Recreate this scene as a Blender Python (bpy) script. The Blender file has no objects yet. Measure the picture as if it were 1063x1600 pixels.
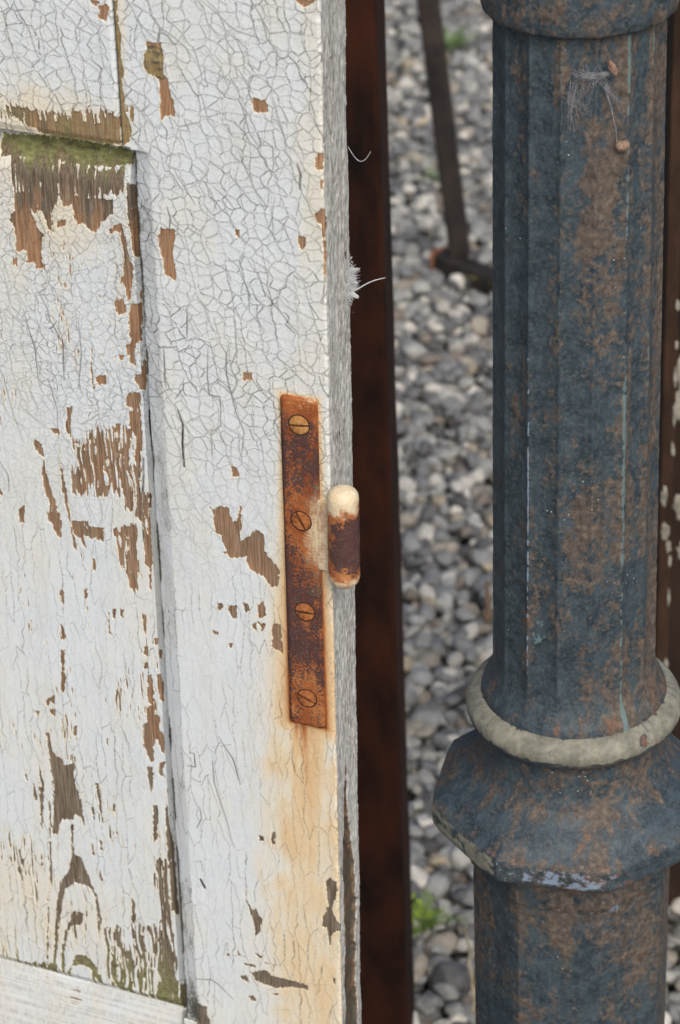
import bpy, bmesh, math, random
import numpy as np
from mathutils import Matrix, Vector

random.seed(7)
rng = np.random.default_rng(11)
scene = bpy.context.scene
COL = scene.collection
R_ = math.radians

# ------------------------------------------------------------------ camera
PITCH, ROLL = R_(31), R_(2.5)
CAM = Vector((0, 0, 1.45))
fwd = Vector((0, math.cos(PITCH), -math.sin(PITCH)))
down0 = -Vector((0, math.sin(PITCH), math.cos(PITCH)))
rt = math.cos(ROLL) * Vector((1, 0, 0)) + math.sin(ROLL) * down0
dn = -math.sin(ROLL) * Vector((1, 0, 0)) + math.cos(ROLL) * down0
cam = bpy.data.cameras.new('camera')
cam.sensor_fit = 'VERTICAL'
cam.sensor_height = 24
cam.sensor_width = 24
cam.lens = 63
cam.clip_start = 0.05
cam.clip_end = 2000
cam.dof.use_dof = True
cam.dof.focus_distance = 1.235
cam.dof.aperture_fstop = 12.5
camo = bpy.data.objects.new('camera', cam)
COL.objects.link(camo)
M = Matrix.Identity(4)
for i, v in enumerate((rt, -dn, -fwd, CAM)):
    for j in range(3):
        M[j][i] = v[j]
camo.matrix_world = M
scene.camera = camo

# ------------------------------------------------------------------ sky, sun, exposure
SUN_EL, SUN_AZ = R_(46), R_(166)          # behind the photographer, veiled by thin cloud
world = bpy.data.worlds.new('World')
scene.world = world
world.use_nodes = True
wn = world.node_tree
sky = wn.nodes.new('ShaderNodeTexSky')
sky.sky_type = 'NISHITA'
sky.sun_disc = False
sky.sun_elevation = SUN_EL
sky.sun_rotation = SUN_AZ
sky.air_density = 0.7
sky.dust_density = 5.0
sky.ozone_density = 1.0
wn.links.new(sky.outputs[0], wn.nodes['Background'].inputs[0])
wn.nodes['Background'].inputs[1].default_value = 0.12
sun = bpy.data.lights.new('sun', 'SUN')
sun.energy = 1.25
sun.angle = R_(42)
sun.color = (1.0, 0.96, 0.9)
suno = bpy.data.objects.new('sun', sun)
COL.objects.link(suno)
sd = Vector((math.sin(SUN_AZ) * math.cos(SUN_EL), math.cos(SUN_AZ) * math.cos(SUN_EL), math.sin(SUN_EL)))
suno.rotation_euler = sd.to_track_quat('Z', 'Y').to_euler()
suno.location = sd * 20
vs_ = scene.view_settings
vs_.view_transform = 'Standard'
vs_.look = 'None'
vs_.exposure = 0.26
vs_.gamma = 1.0
vs_.use_curve_mapping = False

# ------------------------------------------------------------------ helpers: objects
def tag(o, label=None, cat=None, group=None, kind=None):
    if label: o['label'] = label
    if cat: o['category'] = cat
    if group: o['group'] = group
    if kind: o['kind'] = kind
    return o

def thing(name, label, cat, loc=(0, 0, 0), rot=None, group=None):
    o = bpy.data.objects.new(name, None)
    o.empty_display_size = 0.05
    COL.objects.link(o)
    o.location = loc
    if rot is not None: o.rotation_euler = rot
    return tag(o, label, cat, group)

def mesh(name, verts, faces, mat, parent=None, loc=None, attrs=None, smooth=True, colors=None):
    """verts (n,3) array, faces: list of (k,nc) arrays all of one corner count each"""
    me = bpy.data.meshes.new(name)
    verts = np.asarray(verts, dtype=np.float32)
    me.vertices.add(len(verts))
    me.vertices.foreach_set('co', verts.ravel())
    if not isinstance(faces, (list, tuple)): faces = [faces]
    faces = [np.asarray(f, dtype=np.int32) for f in faces if len(f)]
    nl = sum(f.size for f in faces); nf = sum(len(f) for f in faces)
    me.loops.add(nl); me.polygons.add(nf)
    me.loops.foreach_set('vertex_index', np.concatenate([f.ravel() for f in faces]))
    cnt = np.concatenate([np.full(len(f), f.shape[1], np.int32) for f in faces])
    st = np.concatenate([[0], np.cumsum(cnt)[:-1]]).astype(np.int32)
    me.polygons.foreach_set('loop_start', st)
    me.polygons.foreach_set('loop_total', cnt)
    me.polygons.foreach_set('use_smooth', np.full(nf, bool(smooth)))
    me.update(calc_edges=True)
    for k, a in (attrs or {}).items():
        at = me.attributes.new(k, 'FLOAT', 'POINT')
        at.data.foreach_set('value', np.asarray(a, np.float32).ravel())
    if colors is not None:
        at = me.attributes.new('tone', 'FLOAT_COLOR', 'POINT')
        at.data.foreach_set('color', np.asarray(colors, np.float32).ravel())
    me.materials.append(mat)
    o = bpy.data.objects.new(name, me)
    COL.objects.link(o)
    if parent: o.parent = parent
    if loc is not None: o.location = loc
    return o

class MB:
    """collects shapes, builds them as one mesh object"""
    def __init__(s): s.v = []; s.f3 = []; s.f4 = []; s.n = 0
    def add(s, v, f):
        v = np.asarray(v, float); f = np.asarray(f, int)
        (s.f3 if f.shape[1] == 3 else s.f4).append(f + s.n)
        s.v.append(v); s.n += len(v)
    def box(s, lo, hi):
        x0, y0, z0 = lo; x1, y1, z1 = hi
        v = [(x0,y0,z0),(x1,y0,z0),(x1,y1,z0),(x0,y1,z0),(x0,y0,z1),(x1,y0,z1),(x1,y1,z1),(x0,y1,z1)]
        s.add(v, [(3,2,1,0),(4,5,6,7),(0,1,5,4),(1,2,6,5),(2,3,7,6),(3,0,4,7)])
    def prism(s, outline, axis_pts):
        """sweep a closed 2D outline [(a,b)] given as list of 3D rings"""
    def rings(s, rings, closed=True, cap=True):
        k = len(rings[0]); v = np.concatenate(rings); f = []
        for i in range(len(rings) - 1):
            for j in range(k if closed else k - 1):
                a = i*k + j; b = i*k + (j+1) % k
                f.append((a, b, b + k, a + k))
        s.add(v, f)
        if cap:
            for i, rev in ((0, True), (len(rings)-1, False)):
                c = np.mean(rings[i], axis=0)
                vv = np.vstack([rings[i], c]); ff = [(j, (j+1) % k, k) for j in range(k)]
                if rev: ff = [t[::-1] for t in ff]
                s.add(vv, ff)
    def tube(s, pts, rad, k=8):
        pts = np.asarray(pts, float); n = len(pts)
        rad = np.broadcast_to(rad, (n,)); rings = []
        t = np.gradient(pts, axis=0); up = np.array([0.13, 0.31, 0.94])
        for i in range(n):
            d = t[i] / (np.linalg.norm(t[i]) + 1e-12)
            a = np.cross(d, up); a /= np.linalg.norm(a) + 1e-12
            b = np.cross(d, a); th = np.linspace(0, 2*np.pi, k, endpoint=False)
            rings.append(pts[i] + rad[i] * (np.cos(th)[:, None]*a + np.sin(th)[:, None]*b))
        s.rings(rings)
    def build(s, name, mat, parent=None, loc=None, smooth=False, attrs=None):
        f = [np.concatenate(x) for x in (s.f3, s.f4) if x]
        return mesh(name, np.concatenate(s.v), f, mat, parent, loc, attrs, smooth)

def bevel_obj(o, w, seg=2):
    bm = bmesh.new(); bm.from_mesh(o.data)
    bmesh.ops.remove_doubles(bm, verts=bm.verts, dist=1e-6)
    bmesh.ops.bevel(bm, geom=list(bm.edges), offset=w, segments=seg, affect='EDGES', profile=0.5)
    bm.to_mesh(o.data); bm.free()
    return o

def subdiv_noise(o, cut, amp, size, seed=0):
    """refine a box-like mesh and roughen it along its normals"""
    bm = bmesh.new(); bm.from_mesh(o.data)
    for _ in range(12):
        e = [x for x in bm.edges if x.calc_length() > cut]
        if not e: break
        bmesh.ops.subdivide_edges(bm, edges=e, cuts=1, use_grid_fill=True)
    bm.normal_update()
    from mathutils import noise as mn
    off = Vector((seed*3.1, seed*1.7, seed*9.2))
    for v in bm.verts:
        v.co += v.normal * amp * (mn.noise(v.co/size + off) + .5*mn.noise(v.co/size*2.3 + off))
    bm.to_mesh(o.data); bm.free()
    return o

def copy_tree(o, parent=None):
    c = o.copy(); COL.objects.link(c)
    if parent: c.parent = parent
    for ch in o.children: copy_tree(ch, c)
    return c

# ------------------------------------------------------------------ helpers: noise
def vnoise(U, V, su, sv, seed):
    """smooth value noise, -1..1"""
    r = np.random.default_rng(seed)
    n = 509
    tab = r.uniform(-1, 1, (n, n)).astype(np.float32)
    x = U / su + 1000.37; y = V / sv + 1000.71
    xi = np.floor(x).astype(np.int64); yi = np.floor(y).astype(np.int64)
    fx = (x - xi).astype(np.float32); fy = (y - yi).astype(np.float32)
    fx = fx*fx*(3 - 2*fx); fy = fy*fy*(3 - 2*fy)
    x0 = xi % n; x1 = (xi + 1) % n; y0 = yi % n; y1 = (yi + 1) % n
    return ((tab[x0, y0]*(1-fx) + tab[x1, y0]*fx)*(1-fy) + (tab[x0, y1]*(1-fx) + tab[x1, y1]*fx)*fy)

def fbm(U, V, su, sv, seed, octv=4, gain=.55):
    a = 1; t = 0; o = 0
    for k in range(octv):
        o = o + a*vnoise(U, V, su/2**k, sv/2**k, seed*31 + k); t += a; a *= gain
    return o / t * 1.6

def cellnoise(U, V, su, sv, seed):
    n = 509
    tab = np.random.default_rng(seed).uniform(-1, 1, (n, n)).astype(np.float32)
    return tab[np.floor(U/su + 700).astype(np.int64) % n, np.floor(V/sv + 700).astype(np.int64) % n]

def sstep(a, b, x):
    t = np.clip((x - a)/(b - a), 0, 1)
    return t*t*(3 - 2*t)

def poly_sd(pu, pv, U, V):
    """signed distance (inside positive) of a polygon"""
    n = len(pu); d2 = np.full(U.shape, 1e9); ins = np.zeros(U.shape, bool)
    for i in range(n):
        ax, ay = pu[i], pv[i]; bx, by = pu[(i+1) % n], pv[(i+1) % n]
        ex, ey = bx - ax, by - ay
        t = np.clip(((U-ax)*ex + (V-ay)*ey)/(ex*ex + ey*ey + 1e-9), 0, 1)
        d2 = np.minimum(d2, (U-ax-t*ex)**2 + (V-ay-t*ey)**2)
        c = ((ay > V) != (by > V)) & (U < (bx-ax)*(V-ay)/((by-ay) if by != ay else 1e-9) + ax)
        ins ^= c
    return np.where(ins, 1, -1)*np.sqrt(d2)

# ------------------------------------------------------------------ helpers: materials
def lin(r, g, b):
    f = lambda c: (c/255/12.92 if c/255 <= .04045 else ((c/255 + .055)/1.055)**2.4)
    return (f(r), f(g), f(b), 1)

class NT:
    def __init__(s, name, rough=.7, metal=0.0, spec=.5):
        s.m = bpy.data.materials.new(name); s.m.use_nodes = True
        s.t = s.m.node_tree; s.b = s.t.nodes['Principled BSDF']
        s.b.inputs['Roughness'].default_value = rough
        s.b.inputs['Metallic'].default_value = metal
        s.b.inputs['Specular IOR Level'].default_value = spec
        s.co = s.t.nodes.new('ShaderNodeTexCoord').outputs['Object']
    def link(s, a, b):
        if hasattr(a, 'is_linked'): s.t.links.new(a, b)
        elif isinstance(a, (tuple, list)) and len(a) == 3 and b.type == 'RGBA': b.default_value = (*a, 1)
        else: b.default_value = a
    def attr(s, n, color=False):
        k = s.t.nodes.new('ShaderNodeAttribute'); k.attribute_name = n
        return k.outputs['Color' if color else 'Fac']
    def map(s, scale):
        k = s.t.nodes.new('ShaderNodeMapping'); k.inputs['Scale'].default_value = scale
        s.link(s.co, k.inputs['Vector']); return k.outputs[0]
    def noise(s, scale, detail=4, rough=.55, vec=None, dist=0):
        k = s.t.nodes.new('ShaderNodeTexNoise'); k.inputs['Scale'].default_value = scale
        k.inputs['Detail'].default_value = detail; k.inputs['Roughness'].default_value = rough
        k.inputs['Distortion'].default_value = dist
        s.link(vec if vec is not None else s.co, k.inputs['Vector']); return k.outputs['Fac']
    def voro(s, scale, feature='F1', vec=None):
        k = s.t.nodes.new('ShaderNodeTexVoronoi'); k.feature = feature
        k.inputs['Scale'].default_value = scale
        s.link(vec if vec is not None else s.co, k.inputs['Vector']); return k.outputs['Distance']
    def math(s, op, a, b=0.0, c=None, clamp=False):
        k = s.t.nodes.new('ShaderNodeMath'); k.operation = op; k.use_clamp = clamp
        s.link(a, k.inputs[0]); s.link(b, k.inputs[1])
        if c is not None: s.link(c, k.inputs[2])
        return k.outputs[0]
    def step(s, x, lo, hi):
        k = s.t.nodes.new('ShaderNodeMapRange'); k.interpolation_type = 'SMOOTHSTEP'
        s.link(x, k.inputs[0]); k.inputs[1].default_value = lo; k.inputs[2].default_value = hi
        return k.outputs[0]
    def ramp(s, x, stops):
        k = s.t.nodes.new('ShaderNodeValToRGB'); e = k.color_ramp.elements
        while len(e) < len(stops): e.new(.5)
        for q, (p, c) in zip(e, stops): q.position = p; q.color = c
        s.link(x, k.inputs[0]); return k.outputs[0]
    def mix(s, f, a, b, mode='MIX'):
        k = s.t.nodes.new('ShaderNodeMix'); k.data_type = 'RGBA'; k.blend_type = mode
        s.link(f, k.inputs[0]); s.link(a, k.inputs[6]); s.link(b, k.inputs[7]); return k.outputs[2]
    def bump(s, h, strength, dist):
        k = s.t.nodes.new('ShaderNodeBump'); k.inputs['Strength'].default_value = strength
        k.inputs['Distance'].default_value = dist; s.link(h, k.inputs['Height'])
        s.t.links.new(k.outputs[0], s.b.inputs['Normal'])
    def done(s, color, rough=None):
        s.link(color, s.b.inputs['Base Color'])
        if rough is not None: s.link(rough, s.b.inputs['Roughness'])
        return s.m

def mat_door():
    n = NT('cracked_white_paint_on_wood', .6, 0, .35)
    A = {k: n.attr(k) for k in ('bare', 'age', 'moss', 'stain', 'cream', 'dirt', 'crack', 'edge')}
    mot = n.noise(55, 5); fine = n.noise(900, 3, .6)
    white = n.mix(mot, lin(213, 224, 230), lin(227, 233, 232))
    white = n.mix(n.math('MULTIPLY', n.step(n.noise(1, 5, .6, n.map((60, 14, 60))), .45, .75), .3), white, lin(206, 204, 188))
    cr = n.math('ADD', A['cream'], n.math('MULTIPLY_ADD', fine, .3, -.15))
    paint = n.mix(n.step(cr, .0, 1.0), white, lin(226, 220, 198))
    stc = n.ramp(n.math('ADD', A['stain'], n.math('MULTIPLY_ADD', n.noise(1, 3, .6, n.map((900, 900, 900))), .16, -.08)),
                 [(0, lin(236, 232, 214)), (.3, lin(229, 213, 178)), (.55, lin(220, 187, 141)), (.8, lin(184, 116, 64)), (1, lin(112, 62, 32))])
    paint = n.mix(n.step(A['stain'], .0, .42), paint, stc)
    grey = n.mix(n.step(n.noise(1, 5, .72, n.map((600, 190, 600))), .3, .68), lin(132, 131, 126), lin(214, 216, 210))
    paint = n.mix(A['edge'], paint, grey)
    paint = n.mix(n.math('MULTIPLY', A['crack'], .85, clamp=True), paint, lin(54, 48, 41))
    # wood under the paint
    gr = n.noise(1, 5, .65, n.map((1500, 55, 1500)), .4)
    fresh = n.ramp(gr, [(.3, lin(118, 86, 62)), (.55, lin(168, 132, 100)), (.75, lin(192, 158, 126))])
    old = n.ramp(gr, [(.3, lin(62, 54, 46)), (.52, lin(118, 106, 90)), (.72, lin(152, 146, 134))])
    wood = n.mix(A['age'], fresh, old)
    wood = n.mix(n.math('MULTIPLY', A['crack'], .7, clamp=True), wood, lin(40, 34, 28))
    ms = n.ramp(n.noise(1, 4, .6, n.map((260, 420, 260))), [(.3, lin(86, 82, 52)), (.5, lin(128, 132, 78)), (.68, lin(160, 166, 112))])
    wood = n.mix(n.math('MULTIPLY', A['moss'], .85), wood, ms)
    b = n.math('ADD', A['bare'], n.math('MULTIPLY_ADD', n.noise(1600, 2, .6), .5, -.25))
    bare = n.step(b, -.06, .06)
    rim = n.math('MULTIPLY', n.step(b, -.42, -.08), n.math('MULTIPLY_ADD', A['edge'], -.55, .55))
    paint = n.mix(rim, paint, lin(222, 208, 172))
    c = n.mix(bare, paint, wood)
    sp = n.math('ADD', A['dirt'], n.math('MULTIPLY_ADD', n.noise(700, 4, .7), .9, -.45))
    c = n.mix(n.step(sp, .3, .75), c, n.mix(n.noise(240, 3), lin(52, 52, 44), lin(104, 102, 92)))
    n.bump(n.noise(1400, 4, .65), .35, .0006)
    return n.done(c, n.math('MULTIPLY_ADD', bare, .25, .58))

def mat_rust_plate():
    n = NT('flaky_orange_rust', .85, 0, .25)
    big = n.noise(70, 4, .6); sp = n.noise(820, 5, .7); sp2 = n.noise(210, 4, .65); ff = n.noise(1500, 3, .6)
    c = n.ramp(n.math('MULTIPLY_ADD', n.math('SUBTRACT', sp2, .5), .5, big), [(.3, lin(130, 70, 40)), (.5, lin(170, 101, 56)), (.7, lin(192, 132, 80))])
    m = n.math('ADD', n.math('ADD', n.math('MULTIPLY', sp, .8), n.math('MULTIPLY', sp2, .55)), n.math('MULTIPLY', n.attr('dark'), .22))
    m = n.math('ADD', m, n.math('MULTIPLY_ADD', ff, .2, -.1))
    c = n.mix(n.step(m, .69, .81), c, n.mix(n.noise(340, 3), lin(66, 44, 40), lin(104, 76, 72)))
    pl = n.math('ADD', n.attr('pale'), n.math('MULTIPLY_ADD', n.math('ADD', sp, sp2), 1.1, -1.1))
    c = n.mix(n.step(pl, .1, .9), c, n.mix(n.noise(260, 4), lin(220, 190, 138), lin(233, 228, 206)))
    n.bump(n.math('ADD', sp, sp2), .8, .0009)
    return n.done(c)

def mat_screw(name, a, b, c):
    n = NT(name, .75, 0, .3)
    c = n.ramp(n.noise(420, 5, .68), [(.32, lin(*a)), (.5, lin(*b)), (.68, lin(*c))])
    n.bump(n.noise(900, 3), .3, .0004)
    return n.done(c)

def mat_plain(name, c0, c1, scale, rough=.8, bump=.3, dist=.001, vec=None, spec=.4):
    n = NT(name, rough, 0, spec)
    v = n.map(vec) if vec else None
    k = n.noise(scale, 5, .62, v)
    n.bump(n.noise(scale*3, 4, .6, v), bump, dist)
    return n.done(n.ramp(k, [(.34, c0), (.66, c1)]))

def mat_iron():
    n = NT('weathered_painted_cast_iron', .62, 0, .4)
    f = n.noise(520, 5, .7); g = n.noise(120, 5, .6); h = n.noise(1500, 3, .65)
    fh = n.math('ADD', n.math('MULTIPLY_ADD', f, 1.0, -.5), n.math('MULTIPLY_ADD', h, .5, -.25))
    c = n.mix(n.step(g, .3, .7), lin(37, 50, 58), lin(62, 78, 86))
    c = n.mix(n.math('MULTIPLY', n.step(n.math('ADD', f, n.math('MULTIPLY', h, .4)), .62, .9), .38), c, lin(104, 112, 114))
    r = n.math('ADD', n.attr('rust'), fh)
    br = n.ramp(n.noise(300, 6, .72), [(.32, lin(60, 52, 44)), (.5, lin(93, 83, 73)), (.68, lin(124, 111, 98))])
    c = n.mix(n.math('MULTIPLY', n.step(r, .30, .72), .9), c, br)
    o = n.math('ADD', n.attr('orange'), fh)
    c = n.mix(n.math('MULTIPLY', n.step(o, .38, .85), .85), c, n.mix(n.noise(260, 4, .65), lin(92, 64, 47), lin(146, 106, 80)))
    t = n.math('ADD', n.attr('teal'), fh)
    c = n.mix(n.math('MULTIPLY', n.step(t, .45, .8), .85), c, n.mix(g, lin(76, 104, 108), lin(116, 140, 140)))
    p = n.math('ADD', n.attr('pale'), n.math('MULTIPLY', fh, .5))
    pc = n.mix(n.step(n.noise(140, 6, .7), .3, .7), lin(104, 105, 95), lin(148, 147, 131))
    c = n.mix(n.step(p, .34, .72), c, pc)
    l = n.math('ADD', n.attr('blue'), n.math('MULTIPLY', fh, .8))
    c = n.mix(n.step(l, .4, .7), c, n.mix(g, lin(100, 120, 142), lin(142, 160, 178)))
    wsp = n.step(n.voro(260), .12, .05)
    c = n.mix(n.math('MULTIPLY', wsp, n.step(n.noise(34, 2), .58, .66)), c, lin(186, 194, 194))
    n.bump(n.math('ADD', n.math('ADD', f, n.math('MULTIPLY', h, .3)), g), .28, .0009)
    return n.done(c, n.math('MULTIPLY_ADD', n.step(r, .4, .62), .25, .52))

def mat_pebble():
    n = NT('river_pebbles', .75, 0, .35)
    c = n.attr('tone', True)
    k = n.noise(160, 5, .62)
    c = n.mix(1.0, c, n.ramp(k, [(.25, (.72, .71, .69, 1)), (.5, (1.0, 1.0, .98, 1)), (.75, (1.34, 1.33, 1.29, 1))]), 'MULTIPLY')
    n.bump(n.noise(420, 5, .65), .35, .0012)
    return n.done(c)

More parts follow.
